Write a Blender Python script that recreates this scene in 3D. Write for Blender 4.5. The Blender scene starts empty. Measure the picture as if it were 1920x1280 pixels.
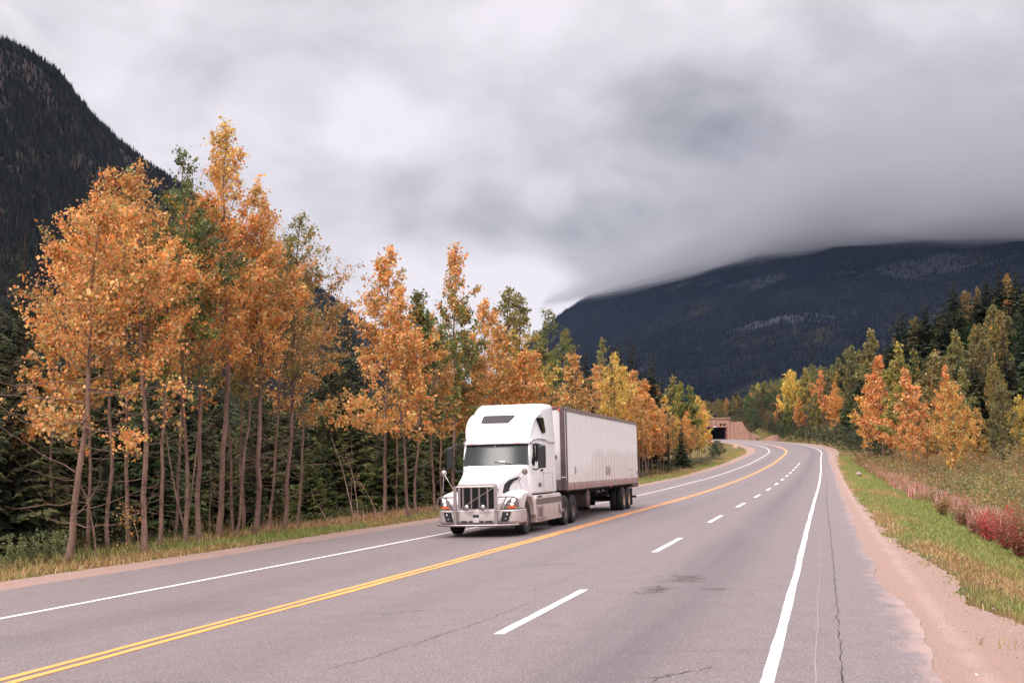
import bpy, bmesh, math, random
import numpy as np
from mathutils import Vector, Matrix, Euler
R = math.radians
scn = bpy.context.scene
COL = scn.collection

# ------------------------------------------------------------------ camera
CAM_H, PITCH, FPX = 2.2178, 0.0995, 2270.0
HZ = 640 + FPX * math.tan(PITCH)          # image row of the horizon in the 1920x1280 photograph
cam = bpy.data.objects.new("camera", bpy.data.cameras.new("camera"))
COL.objects.link(cam)
cam.location = (0, 0, CAM_H)
cam.rotation_euler = (R(90) + PITCH, 0, 0)
cam.data.sensor_width = 36.0
cam.data.lens = FPX / 1920 * 36
cam.data.clip_start = 0.1
cam.data.clip_end = 30000
scn.camera = cam

# ------------------------------------------------------------------ exposure and engine
scn.view_settings.view_transform = 'Standard'
scn.view_settings.look = 'None'
scn.view_settings.exposure = 0.0
scn.view_settings.gamma = 1.0
cy = scn.cycles
cy.max_bounces = 6
cy.diffuse_bounces = 3
cy.glossy_bounces = 3
cy.transmission_bounces = 3
cy.transparent_max_bounces = 8
cy.volume_bounces = 2
cy.sample_clamp_indirect = 4.0
cy.use_denoising = True
cy.caustics_reflective = False
cy.caustics_refractive = False

def link(nt, a, b): nt.links.new(a, b)

# ------------------------------------------------------------------ overcast sky (Nishita behind a full cloud deck)
SUN_DIR = Vector((-0.42, -0.62, 0.66)).normalized()       # towards the sun
SUN_EL = math.asin(SUN_DIR.z)
SUN_AZ = math.atan2(SUN_DIR.x, SUN_DIR.y)
world = bpy.data.worlds.new("World")
scn.world = world
world.use_nodes = True
nt = world.node_tree
nt.nodes.clear()
def N(t, **kw):
    n = nt.nodes.new(t)
    for k, v in kw.items(): setattr(n, k, v)
    return n
def px_dir(px, py):
    u = (640 - py) / FPX; X = (px - 960) / FPX
    c, s = math.cos(PITCH), math.sin(PITCH)
    return Vector((X, c - u * s, s + u * c)).normalized()
out = N('ShaderNodeOutputWorld')
bg1 = N('ShaderNodeBackground'); bg2 = N('ShaderNodeBackground'); mx = N('ShaderNodeMixShader')
sky = N('ShaderNodeTexSky', sky_type='NISHITA', sun_disc=False)
sky.sun_elevation = SUN_EL; sky.sun_rotation = SUN_AZ
sky.air_density = 1.0; sky.dust_density = 2.0
bg1.inputs[1].default_value = 0.10
link(nt, sky.outputs[0], bg1.inputs[0])
tc = N('ShaderNodeTexCoord')
sep = N('ShaderNodeSeparateXYZ'); link(nt, tc.outputs['Generated'], sep.inputs[0])
def math_(op, a, b=None, clamp=False):
    n = N('ShaderNodeMath', operation=op); n.use_clamp = clamp
    for i, v in enumerate((a, b)):
        if v is None: continue
        if isinstance(v, (int, float)): n.inputs[i].default_value = v
        else: link(nt, v, n.inputs[i])
    return n.outputs[0]
zc = math_('MAXIMUM', sep.outputs[2], 0.0)
den = math_('ADD', zc, 0.10)
px_ = math_('DIVIDE', sep.outputs[0], den); py_ = math_('DIVIDE', sep.outputs[1], den)
comb = N('ShaderNodeCombineXYZ'); link(nt, px_, comb.inputs[0]); link(nt, py_, comb.inputs[1])
def noise(scale, detail, rough, vec, off=(0, 0, 0), dist=0.0):
    m = N('ShaderNodeMapping'); m.inputs['Location'].default_value = off
    link(nt, vec, m.inputs['Vector'])
    n = N('ShaderNodeTexNoise'); n.inputs['Scale'].default_value = scale; n.inputs['Detail'].default_value = detail
    n.inputs['Roughness'].default_value = rough; n.inputs['Distortion'].default_value = dist
    link(nt, m.outputs[0], n.inputs['Vector']); return n.outputs['Fac']
nA = noise(0.42, 4, 0.5, comb.outputs[0], (3.1, 7.7, 1.0), 0.3)
mp = N('ShaderNodeMapping'); mp.inputs['Scale'].default_value = (1, 1, 1.7); link(nt, tc.outputs['Generated'], mp.inputs['Vector'])
nB = noise(4.6, 6, 0.50, mp.outputs[0], (1.3, 4.2, 0.5), 0.5)
nC = noise(13.0, 5, 0.5, mp.outputs[0], (8.3, 2.2, 3.5), 0.3)
def blob(px, py, inner, outer):
    d = px_dir(px, py)
    v = N('ShaderNodeVectorMath', operation='DOT_PRODUCT'); link(nt, tc.outputs['Generated'], v.inputs[0]); v.inputs[1].default_value = d
    m = N('ShaderNodeMapRange', interpolation_type='SMOOTHSTEP')
    m.inputs['From Min'].default_value = math.cos(R(outer)); m.inputs['From Max'].default_value = math.cos(R(inner))
    link(nt, v.outputs['Value'], m.inputs['Value']); return m.outputs[0]
# a darker bank of cloud hangs over the valley, with a bright gap low at its end
def sm_(v, lo, hi, a, b):
    m = N('ShaderNodeMapRange', interpolation_type='SMOOTHSTEP')
    for k_, q_ in (('From Min', lo), ('From Max', hi), ('To Min', a), ('To Max', b)): m.inputs[k_].default_value = q_
    link(nt, v, m.inputs['Value']); return m.outputs[0]
warp = math_('MULTIPLY', math_('SUBTRACT', noise(3.2, 3, .5, tc.outputs['Generated'], (5, 1, 2)), 0.5), 0.16)
zw = math_('ADD', zc, warp)
bank = math_('MULTIPLY', math_('MULTIPLY', sm_(sep.outputs[0], 0.0, 0.24, 0.0, 1.0), sm_(zw, 0.16, 0.36, 1.0, 0.10)), sm_(sep.outputs[1], 0.0, 0.4, 0.0, 1.0))
dark = math_('ADD', math_('MULTIPLY', bank, 0.66), math_('MULTIPLY', blob(1180, 330, 0, 9), 0.24))
dark = math_('ADD', dark, math_('MULTIPLY', blob(830, 380, 0, 4.2), 0.20))
dark = math_('SUBTRACT', dark, math_('MULTIPLY', blob(1000, 590, 0, 3.4), 0.42))
dark = math_('SUBTRACT', dark, math_('MULTIPLY', blob(700, 235, 0, 3.0), 0.16))
dark = math_('SUBTRACT', dark, math_('MULTIPLY', blob(1030, 370, 0, 1.6), 0.13))
dens = math_('ADD', math_('ADD', math_('MULTIPLY', math_('SUBTRACT', nB, 0.5), 1.15), math_('MULTIPLY', math_('SUBTRACT', nC, 0.5), 0.45)), dark)
dens = math_('ADD', dens, math_('MULTIPLY', math_('SUBTRACT', nA, 0.5), 0.35))
cr = N('ShaderNodeValToRGB')
cr.color_ramp.elements[0].position = 0.0; cr.color_ramp.elements[0].color = (0.95, 0.89, 0.93, 1)
cr.color_ramp.elements[1].position = 1.0; cr.color_ramp.elements[1].color = (0.17, 0.175, 0.195, 1)
e = cr.color_ramp.elements.new(0.30); e.color = (0.70, 0.67, 0.69, 1)
e = cr.color_ramp.elements.new(0.62); e.color = (0.365, 0.358, 0.38, 1)
link(nt, math_('ADD', dens, 0.10, True), cr.inputs[0])
# an overcast sky is brightest overhead and on the side of the veiled sun
up = N('ShaderNodeMapRange', interpolation_type='SMOOTHSTEP')
up.inputs['From Min'].default_value = 0.36; up.inputs['From Max'].default_value = 0.95
up.inputs['To Min'].default_value = 1.0; up.inputs['To Max'].default_value = 2.9
link(nt, zc, up.inputs['Value'])
sd = N('ShaderNodeVectorMath', operation='DOT_PRODUCT'); link(nt, tc.outputs['Generated'], sd.inputs[0]); sd.inputs[1].default_value = SUN_DIR
sg = N('ShaderNodeMapRange', interpolation_type='SMOOTHSTEP')
sg.inputs['From Min'].default_value = -0.1; sg.inputs['From Max'].default_value = 1.0
sg.inputs['To Min'].default_value = 1.0; sg.inputs['To Max'].default_value = 1.8
link(nt, sd.outputs['Value'], sg.inputs['Value'])
link(nt, cr.outputs[0], bg2.inputs[0])
link(nt, math_('MULTIPLY', up.outputs[0], sg.outputs[0]), bg2.inputs[1])
mx.inputs[0].default_value = 0.96
link(nt, bg1.outputs[0], mx.inputs[1]); link(nt, bg2.outputs[0], mx.inputs[2]); link(nt, mx.outputs[0], out.inputs[0])
world.cycles.sampling_method = 'MANUAL'
world.cycles.sample_map_resolution = 512

sun_d = bpy.data.lights.new("sun", 'SUN')
sun_d.energy = 1.5; sun_d.angle = R(11); sun_d.color = (1.0, 0.95, 0.90)
sun = bpy.data.objects.new("sun", sun_d); COL.objects.link(sun)
sun.rotation_euler = SUN_DIR.to_track_quat('Z', 'Y').to_euler()

# ------------------------------------------------------------------ helpers
def lin(r, g, b):
    f = lambda c: (c / 255 / 12.92) if c / 255 <= 0.04045 else ((c / 255 + 0.055) / 1.055) ** 2.4
    return (f(r), f(g), f(b), 1.0)

class NT:
    """small wrapper for building node materials"""
    def __init__(s, name):
        s.m = bpy.data.materials.new(name); s.m.use_nodes = True; s.t = s.m.node_tree; s.t.nodes.clear()
        s.o = s.n('ShaderNodeOutputMaterial')
    def n(s, t, **kw):
        x = s.t.nodes.new(t)
        for k, v in kw.items(): setattr(x, k, v)
        return x
    def set(s, sock, v):
        if v is None: return
        if hasattr(v, 'is_output'): s.t.links.new(v, sock)
        elif isinstance(v, (int, float)) and sock.type in ('RGBA', 'VECTOR'): sock.default_value = (v, v, v, 1)[:len(sock.default_value)]
        else: sock.default_value = v
    def math(s, op, a, b=None, c=None, clamp=False):
        x = s.n('ShaderNodeMath', operation=op); x.use_clamp = clamp
        for i, v in enumerate((a, b, c)): s.set(x.inputs[i], v)
        return x.outputs[0]
    def noise(s, scale, detail=3, rough=0.5, vec=None, dist=0.0, col=False):
        x = s.n('ShaderNodeTexNoise'); x.inputs['Scale'].default_value = scale; x.inputs['Detail'].default_value = detail
        x.inputs['Roughness'].default_value = rough; x.inputs['Distortion'].default_value = dist
        if vec is None: vec = s.obj()
        s.t.links.new(vec, x.inputs['Vector']); return x.outputs['Color' if col else 'Fac']
    def obj(s):
        if not hasattr(s, '_tc'): s._tc = s.n('ShaderNodeTexCoord')
        return s._tc.outputs['Object']
    def uv(s):
        if not hasattr(s, '_tc'): s._tc = s.n('ShaderNodeTexCoord')
        return s._tc.outputs['UV']
    def pos(s):
        return s.n('ShaderNodeNewGeometry').outputs['Position']
    def map(s, vec, sc=(1, 1, 1), loc=(0, 0, 0)):
        x = s.n('ShaderNodeMapping'); x.inputs['Scale'].default_value = sc; x.inputs['Location'].default_value = loc
        s.t.links.new(vec, x.inputs['Vector']); return x.outputs[0]
    def ramp(s, fac, *stops):
        x = s.n('ShaderNodeValToRGB'); el = x.color_ramp.elements
        el[0].position, el[0].color = stops[0]; el[1].position, el[1].color = stops[-1]
        for p, c in stops[1:-1]:
            q = el.new(p); q.color = c
        s.t.links.new(fac, x.inputs[0]); return x.outputs[0]
    def step(s, v, lo, hi, a=0.0, b=1.0):
        x = s.n('ShaderNodeMapRange', interpolation_type='SMOOTHSTEP')
        for k, q in (('From Min', lo), ('From Max', hi), ('To Min', a), ('To Max', b)): x.inputs[k].default_value = q
        s.t.links.new(v, x.inputs['Value']); return x.outputs[0]
    def mix(s, f, a, b, mode='MIX'):
        x = s.n('ShaderNodeMix', data_type='RGBA', blend_type=mode)
        s.set(x.inputs[0], f); s.set(x.inputs[6], a); s.set(x.inputs[7], b); return x.outputs[2]
    def bump(s, h, strength=0.3, dist=0.05):
        x = s.n('ShaderNodeBump'); x.inputs['Strength'].default_value = strength; x.inputs['Distance'].default_value = dist
        s.t.links.new(h, x.inputs['Height']); return x.outputs[0]
    def pbr(s, col, rough=0.6, metal=0.0, normal=None, spec=0.5, emis=None, estr=0.0, coat=0.0):
        b = s.n('ShaderNodeBsdfPrincipled'); s.set(b.inputs['Base Color'], col); s.set(b.inputs['Roughness'], rough)
        s.set(b.inputs['Metallic'], metal); s.set(b.inputs['Specular IOR Level'], spec)
        if normal is not None: s.t.links.new(normal, b.inputs['Normal'])
        if emis: b.inputs['Emission Color'].default_value = emis; b.inputs['Emission Strength'].default_value = estr
        if coat: b.inputs['Coat Weight'].default_value = coat; b.inputs['Coat Roughness'].default_value = 0.08
        s.b = b; s.t.links.new(b.outputs[0], s.o.inputs[0]); return s.m

def vary(name, col, rough=0.5, metal=0.0, scale=4.0, amt=0.25, bump=0.0, spec=0.5, coat=0.0, rvar=0.15):
    """plain painted / metal / rubber surface with uneven tone and gloss"""
    t = NT(name); f = t.noise(scale, 5, 0.6)
    c = t.mix(f, tuple(x * (1 - amt) for x in col[:3]) + (1,), tuple(min(1, x * (1 + amt)) for x in col[:3]) + (1,))
    r = t.math('ADD', t.math('MULTIPLY', t.noise(scale * 3, 3), rvar), rough - rvar / 2)
    nm = t.bump(t.noise(scale * 8, 4), bump, 0.01) if bump else None
    return t.pbr(c, r, metal, nm, spec, coat=coat)

def setp(o, label=None, cat=None, group=None, kind=None):
    if label: o['label'] = label
    if cat: o['category'] = cat
    if group: o['group'] = group
    if kind: o['kind'] = kind
    return o

def raw_mesh(name, V, F, cols=None, uvs=None, smooth=False, mat=None):
    """F: list of int arrays (n,k). cols: per-face colours (in the same order). uvs: per-vertex (n,2)"""
    V = np.asarray(V, dtype=np.float32)
    F = [np.asarray(f, dtype=np.int32) for f in F if len(f)]
    me = bpy.data.meshes.new(name)
    nl = sum(f.size for f in F); nf = sum(len(f) for f in F)
    me.vertices.add(len(V)); me.vertices.foreach_set('co', V.ravel())
    me.loops.add(nl); loops = np.concatenate([f.ravel() for f in F])
    me.loops.foreach_set('vertex_index', loops)
    me.polygons.add(nf)
    tot = np.concatenate([np.full(len(f), f.shape[1], np.int32) for f in F])
    st = np.concatenate([[0], np.cumsum(tot)[:-1]]).astype(np.int32)
    me.polygons.foreach_set('loop_start', st); me.polygons.foreach_set('loop_total', tot)
    if smooth: me.polygons.foreach_set('use_smooth', np.ones(nf, bool))
    me.update(calc_edges=True)
    if cols is not None:
        a = me.color_attributes.new('Col', 'FLOAT_COLOR', 'CORNER')
        c = np.ones((nl, 4), np.float32); c[:, :3] = np.repeat(np.asarray(cols, np.float32), tot, axis=0)
        a.data.foreach_set('color', c.ravel())
    if uvs is not None:
        u = me.uv_layers.new(name='UVMap'); u.data.foreach_set('uv', np.asarray(uvs, np.float32)[loops].ravel())
    if mat: me.materials.append(mat)
    return me

def add(name, me, parent=None, loc=None):
    o = bpy.data.objects.new(name, me); COL.objects.link(o)
    if parent is not None: o.parent = parent
    if loc is not None: o.location = loc
    return o

def empty(name, loc=(0, 0, 0), rz=0.0):
    o = bpy.data.objects.new(name, None); COL.objects.link(o); o.location = loc; o.rotation_euler = (0, 0, rz)
    o.empty_display_size = 0.3
    return o

# ------------------------------------------------------------------ road alignment (surveyed from the photograph)
SK = np.array([0, 25, 50, 80, 110, 140, 170, 200, 230, 260, 290, 330, 380.])
KK = np.array([-1.04, -0.031, 0.079, 0.01, -0.102, 0.019, -0.124, 0.01, 0.228, -0.263, -2.482, -2.781, -3.684])
ZK = np.array([0.002, -0.007, 0.051, 0.161, 0.455, 0.845, 1.383, 1.944, 2.719, 3.742, 4.886, 6.587, 8.676])
BK = np.array([2.831, 2.38, 2.387, 2.608, 2.363, 2.793, 2.344, 1.501, 0.62, 0.667, 1.303, 1.177, 0.851])
def herm(S, K, v):
    m = np.gradient(v, K); i = np.clip(np.searchsorted(K, S) - 1, 0, len(K) - 2); h = K[i + 1] - K[i]; t = (S - K[i]) / h
    return (2*t**3-3*t**2+1)*v[i] + (t**3-2*t**2+t)*h*m[i] + (-2*t**3+3*t**2)*v[i+1] + (t**3-t**2)*h*m[i+1]
RS = np.concatenate([np.arange(0, 120, 1.), np.arange(120, 380.1, 2.)])
_k = herm(RS, SK, KK * 1e-3); _ds = np.diff(RS, prepend=0.0)
RT = 0.2625 + np.cumsum(_k * _ds)
RX = -7.716 + np.cumsum(np.sin(RT) * _ds); RY = 3.0 + np.cumsum(np.cos(RT) * _ds)
RZ = herm(RS, SK, ZK); RB = herm(RS, SK, BK * 1e-2)
_s = list(RS); _x = list(RX); _y = list(RY); _z = list(RZ); _t = list(RT); _b = list(RB)
for q in np.arange(382, 620, 2.):
    _t.append(_t[-1] - (3.4e-3 if q < 470 else 1.2e-3) * 2); _x.append(_x[-1] + math.sin(_t[-1]) * 2); _y.append(_y[-1] + math.cos(_t[-1]) * 2)
    _z.append(_z[-1] + (0.066 if q < 455 else 0.03)); _b.append(_b[-1]); _s.append(q)
h0 = _t[0]
pre = [-60., -30., -10.]
RS = np.array(pre + _s); RX = np.array([_x[0] + math.sin(h0) * a for a in pre] + _x); RY = np.array([_y[0] + math.cos(h0) * a for a in pre] + _y)
RZ = np.array([0, 0, 0] + _z); RT = np.array([h0] * 3 + _t); RB = np.array([_b[0]] * 3 + _b)
LO, RO, DO = -3.8506, 4.1827 + 3.4112, 4.1827       # left line, right line, lane dashes

def RP(s, o, up=0.0):
    """points on the paved plane: s metres along, o metres right of the yellow line"""
    s = np.asarray(s, float); o = np.asarray(o, float)
    x = np.interp(s, RS, RX); y = np.interp(s, RS, RY); z = np.interp(s, RS, RZ); t = np.interp(s, RS, RT); b = np.interp(s, RS, RB)
    oc = np.clip(o, -8.2, 10.2)
    return np.stack([x + o * np.cos(t), y - o * np.sin(t), z + oc * b + up], -1)

_sub = slice(0, None, 2)
def so_of(x, y):
    """nearest road station and offset for ground points"""
    x = np.atleast_1d(np.asarray(x, float)); y = np.atleast_1d(np.asarray(y, float))
    S_, O_ = np.empty(len(x)), np.empty(len(x))
    for a in range(0, len(x), 20000):
        X = x[a:a+20000, None]; Y = y[a:a+20000, None]
        i = ((X - RX[_sub])**2 + (Y - RY[_sub])**2).argmin(1)
        sx, sy, st, ss = RX[_sub][i], RY[_sub][i], RT[_sub][i], RS[_sub][i]
        dx, dy = X[:, 0] - sx, Y[:, 0] - sy
        S_[a:a+20000] = ss + np.clip(dx * np.sin(st) + dy * np.cos(st), -40, 40)
        O_[a:a+20000] = dx * np.cos(st) - dy * np.sin(st)
    return S_, O_

def sstep(v, a, b):
    t = np.clip((v - a) / (b - a), 0, 1); return t * t * (3 - 2 * t)

def side(s, o):
    """height of the ground relative to the paved plane (clamped) at offset o"""
    dR = np.interp(s, [0, 37, 60, 120, 200, 260, 330, 420], [1.05, 1.0, .85, .75, .6, .45, .3, .2])
    r = -dR * sstep(o, 9.9, 14.6) - 0.25 * dR * sstep(o, 14.5, 16.0) + 0.30 * dR * sstep(o, 16.0, 18.5)
    l = -0.05 * sstep(-o, 8.2, 11) - 0.55 * sstep(-o, 10.5, 18)
    return r + l

def gz(x, y):
    shp = np.shape(x)
    x = np.ravel(np.asarray(x, float)); y = np.ravel(np.asarray(y, float))
    s, o = so_of(x, y)
    base = np.interp(s, RS, RZ) + np.clip(o, -8.2, 10.2) * np.interp(s, RS, RB)
    h = base + side(s, o)
    m = sstep(np.abs(o), 18, 46)
    hill = 38 * np.exp(-((x - 225)**2 + (y - 335)**2) / (2 * 98**2)) + 17 * np.exp(-((x - 170)**2 / (2 * 75**2) + (y - 590)**2 / (2 * 90**2)))
    hill = hill * np.where(o > 0, m, 0)
    d = np.hypot(x, y)
    und = 0.5 * np.sin(x * 0.043 + 1.0) * np.sin(y * 0.037) * m
    far = sstep(d, 500, 1500)
    h = (h + hill + und) * (1 - far) + far * 6.0
    return h.reshape(shp)

def W(px, Z, grid=True):
    """ground point seen in pixel column px of the photograph at depth Z"""
    x = (px - 960) / FPX * Z; y = Z / math.cos(PITCH)
    return x, y, float(gz(x, y))
def top_h(py, Z): return CAM_H + (HZ - py) / FPX * Z / math.cos(PITCH) * 0.99
# ------------------------------------------------------------------ ground materials
rng = np.random.default_rng(7)
def m_asphalt():
    t = NT('asphalt'); uv = t.uv()
    sep = t.n('ShaderNodeSeparateXYZ'); t.t.links.new(uv, sep.inputs[0]); o, s = sep.outputs[0], sep.outputs[1]
    grain = t.noise(48, 3, 0.8, uv); stone = t.noise(15, 5, 0.85, uv)
    broad = t.noise(0.35, 4, 0.6, t.map(uv, (1, 0.35, 1))); mid = t.noise(2.2, 4, 0.6, t.map(uv, (1, 0.6, 1)))
    c = t.mix(t.step(grain, 0.34, 0.68), lin(76, 67, 66), lin(162, 146, 144))
    c = t.mix(t.step(stone, 0.57, 0.70, 0, .8), c, lin(166, 146, 140))
    c = t.mix(t.math('MULTIPLY', t.step(mid, 0.35, 0.75), 0.35), c, lin(112, 88, 88))
    c = t.mix(t.math('MULTIPLY', t.step(broad, 0.4, 0.7), 0.30), c, lin(122, 107, 108))
    def band(c0, w, k):
        d = t.math('ABSOLUTE', t.math('SUBTRACT', o, c0)); f = t.step(d, 0, w, 1, 0)
        n = t.step(t.noise(0.5, 4, 0.6, t.map(uv, (3, 0.12, 1), (c0, 0, 0))), 0.25, 0.7, 0.35, 1)
        return t.math('MULTIPLY', t.math('MULTIPLY', f, n), k)
    wear = t.math('ADD', t.math('ADD', band(5.9, 1.15, .85), band(1.9, 0.9, .28)), t.math('ADD', band(-1.9, 1.0, .4), band(6.9, .5, .12)))
    c = t.mix(t.math('MINIMUM', wear, 0.8), c, lin(84, 75, 77))
    def stain(o0, s0, ro, rs, k):
        d = t.math('SQRT', t.math('ADD', t.math('POWER', t.math('DIVIDE', t.math('SUBTRACT', o, o0), ro), 2), t.math('POWER', t.math('DIVIDE', t.math('SUBTRACT', s, s0), rs), 2)))
        d = t.math('ADD', d, t.math('MULTIPLY', t.math('SUBTRACT', t.noise(6, 5, .8, uv), .5), 2.2)); return t.step(d, .5, 1.1, k, 0)
    for st in ((5.66, 21.4, .32, .8, .6), (5.42, 19.2, .24, .6, .5), (6.4, 19.4, .16, .3, .5), (2.4, 24.6, .7, .35, .4), (.7, 26.0, .5, .3, .35), (-1.2, 16.5, .9, 1.4, .25)): c = t.mix(stain(*st), c, lin(74, 58, 56))
    # paler, dustier shoulder outside the right joint
    c = t.mix(t.step(o, 8.2, 8.35, 0, .22), c, lin(134, 120, 122))
    big = t.noise(5.5, 5, 0.8, uv); c = t.mix(t.step(big, .3, .7, .45, 0), c, lin(88, 77, 78)); fine = t.noise(28, 3, .85, uv); c = t.mix(t.step(fine, .36, .54, .5, 0), c, lin(66, 56, 56)); c = t.mix(t.step(fine, .56, .70, 0, .75), c, lin(190, 176, 170))
    edge = t.math('ADD', o, t.math('MULTIPLY', t.math('SUBTRACT', t.noise(2.2, 6, .75, t.map(uv, (1, .5, 1))), .5), 1.5))
    c = t.mix(t.step(edge, 8.75, 9.35, 0, .85), c, lin(166, 138, 128))
    # small tar spots and stains
    sp = t.step(t.noise(1.3, 5, 0.75, t.map(uv, (1.0, 1.0, 1), (4, 9, 0))), 0.68, 0.76)
    c = t.mix(t.math('MULTIPLY', sp, 0.55), c, lin(72, 58, 58))
    v = t.n('ShaderNodeTexVoronoi', feature='F1'); v.inputs['Scale'].default_value = 7.0; t.t.links.new(uv, v.inputs['Vector'])
    c = t.mix(t.math('MULTIPLY', t.step(v.outputs['Distance'], 0.03, 0.07, 1, 0), 0.7), c, lin(215, 200, 196))
    nm = t.bump(t.math('ADD', grain, t.math('MULTIPLY', stone, 1.5)), 0.6, 0.012)
    return t.pbr(c, t.math('ADD', 0.56, t.math('MULTIPLY', mid, 0.12)), 0, nm, 0.55)
def m_gravel():
    t = NT('gravel'); uv = t.uv()
    a = t.noise(40, 5, 0.75, uv); b = t.noise(3.0, 5, 0.65, t.map(uv, (1, 0.35, 1)))
    c = t.mix(t.step(a, 0.3, 0.7), lin(112, 90, 80), lin(176, 150, 138))
    c = t.mix(t.step(b, 0.4, 0.7, 0, .6), c, lin(156, 122, 110))
    c = t.mix(t.step(t.noise(70, 2, 0.6, uv), 0.66, 0.75, 0, .7), c, lin(95, 78, 76))
    sep = t.n('ShaderNodeSeparateXYZ'); t.t.links.new(uv, sep.inputs[0])
    tyre = t.step(t.math('ABSOLUTE', t.math('SUBTRACT', sep.outputs[0], 9.55)), 0.0, .22, .35, 0)
    c = t.mix(t.math('MULTIPLY', tyre, t.step(b, .3, .6)), c, lin(182, 156, 148))
    nm = t.bump(t.math('ADD', a, b), 0.6, 0.03)
    return t.pbr(c, 0.9, 0, nm, 0.2)
def m_verge():
    t = NT('verge_soil_and_turf'); p = t.pos()
    a = t.noise(0.55, 5, 0.65, p); b = t.noise(6, 4, 0.7, p); g = t.noise(30, 3, 0.7, p)
    c = t.mix(t.step(a, 0.42, 0.58), lin(118, 88, 60), lin(84, 100, 46))
    c = t.mix(t.step(b, 0.35, 0.7, 0, .6), c, lin(128, 96, 66))
    c = t.mix(t.step(g, 0.4, 0.7, 0, .5), c, lin(60, 62, 34))
    return t.pbr(c, 0.95, 0, t.bump(t.math('ADD', b, g), 0.8, 0.08), 0.1)
def m_ground():
    t = NT('forest_floor'); p = t.pos()
    a = t.noise(0.12, 5, 0.65, p); b = t.noise(1.5, 5, 0.7, p); g = t.noise(9, 3, 0.7, p)
    c = t.mix(t.step(a, 0.4, 0.6), lin(66, 48, 34), lin(62, 66, 34))
    c = t.mix(t.step(b, 0.4, 0.7), c, lin(86, 58, 36))
    c = t.mix(t.step(g, 0.45, 0.7, 0, .6), c, lin(30, 28, 18))
    return t.pbr(c, 0.95, 0, t.bump(t.math('ADD', b, g), 0.8, 0.15), 0.1)
def m_paint(name, col, worn):
    t = NT(name); uv = t.uv()
    n = t.noise(11, 6, 0.85, uv); g = t.noise(45, 2, 0.7, uv)
    c = t.mix(t.step(n, worn, worn + 0.16), col, lin(140, 120, 116))
    c = t.mix(t.step(g, 0.5, 0.75, 0, .22), c, lin(120, 100, 90))
    return t.pbr(c, 0.6, 0, t.bump(g, 0.2, 0.003), 0.4)
M_ASPH, M_GRAV, M_VERGE, M_GROUND = m_asphalt(), m_gravel(), m_verge(), m_ground()
M_WHITE = m_paint('white_road_paint', lin(230, 223, 220), 0.60)
M_YEL = m_paint('yellow_road_paint', lin(238, 158, 78), 0.60)
M_CRACK = vary('crack_shadow', lin(52, 38, 36), 0.9, amt=0.3)

def strip(name, S, oL, oR, up, mat, nx=2, parent=None, extra_u=None):
    """surface between offsets oL(s) and oR(s)"""
    S = np.asarray(S, float); oL = np.broadcast_to(oL, S.shape); oR = np.broadcast_to(oR, S.shape)
    t = np.linspace(0, 1, nx)[None, :]
    O = oL[:, None] * (1 - t) + oR[:, None] * t; SS = np.repeat(S[:, None], nx, 1)
    P = RP(SS, O, up)
    if extra_u is not None: P[..., 2] += extra_u(SS, O)
    n = len(S); idx = np.arange(n * nx).reshape(n, nx)
    F = np.stack([idx[:-1, :-1], idx[:-1, 1:], idx[1:, 1:], idx[1:, :-1]], -1).reshape(-1, 4)
    uv = np.stack([O.ravel(), SS.ravel()], 1)
    return add(name, raw_mesh(name, P.reshape(-1, 3), [F], uvs=uv, mat=mat, smooth=True), parent)

def wob(S, amp, scales, seed):
    r = np.random.default_rng(seed); v = np.zeros(len(S))
    for sc in scales:
        k = np.arange(S[0] - sc, S[-1] + 2 * sc, sc); v += np.interp(S, k, r.normal(0, 1, len(k))) * amp * (sc / max(scales)) ** 0.5
    return v
S1 = np.concatenate([np.arange(-20, 60, 0.12), np.arange(60, 150, 0.4), np.arange(150, 520, 2.0)])
fadeN = np.interp(S1, [0, 60, 200], [1, .8, .6])
eR = np.interp(S1, [-20, 0, 10, 14, 20, 200, 300, 345, 380, 520], [9.35, 9.25, 9.22, 9.24, 9.05, 9.1, 9.2, 9.2, 8.2, 8.0])
eR = eR + (wob(S1, .07, [.5, 2.0, 6.0], 3)) * fadeN
eL = np.interp(S1, [-20, 200, 260, 520], [-6.92, -6.95, -7.1, -7.1]) + wob(S1, .035, [1.0, 4.0], 5) * fadeN
road = strip('road', S1, eL, eR, 0.0, M_ASPH, 9)
setp(road, 'grey asphalt three lane highway curving left towards the shed', kind='structure')
gR = np.interp(S1, [-20, 0, 14, 18, 23, 31, 46, 70, 120, 187, 260, 297, 321, 343, 361, 381, 520],
               [11.4, 10.9, 10.45, 10.0, 10.1, 9.8, 9.72, 9.68, 9.75, 10.2, 10.9, 11.6, 12.4, 12.6, 10.4, 8.9, 8.6])
gR = gR + wob(S1, .13, [.3, .8, 2.5], 8) * fadeN
gL = np.interp(S1, [-20, 20, 35, 110, 200, 275, 330, 520], [-8.5, -8.2, -8.0, -8.05, -8.5, -8.8, -9.6, -9.6]) + wob(S1, .06, [.5, 3.0], 9) * fadeN
gp = lambda S_, O_: 0.012 * np.sin(S_ * 1.3 + O_ * 3) - 0.004
shR = strip('gravel_shoulder', S1, np.full(len(S1), 8.75) - .5 * (S1 > 335), gR + .12, -0.010, M_GRAV, 9, extra_u=lambda S_, O_: -0.02 * sstep(O_, 9.3, 10.2))
setp(shR, 'pale pink gravel shoulder beside the right lane', kind='structure')
shL = strip('gravel_shoulder', S1, gL - .12, np.full(len(S1), -6.6), -0.010, M_GRAV, 5)
setp(shL, 'narrow pale gravel shoulder under the roadside trees', kind='structure')

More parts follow.
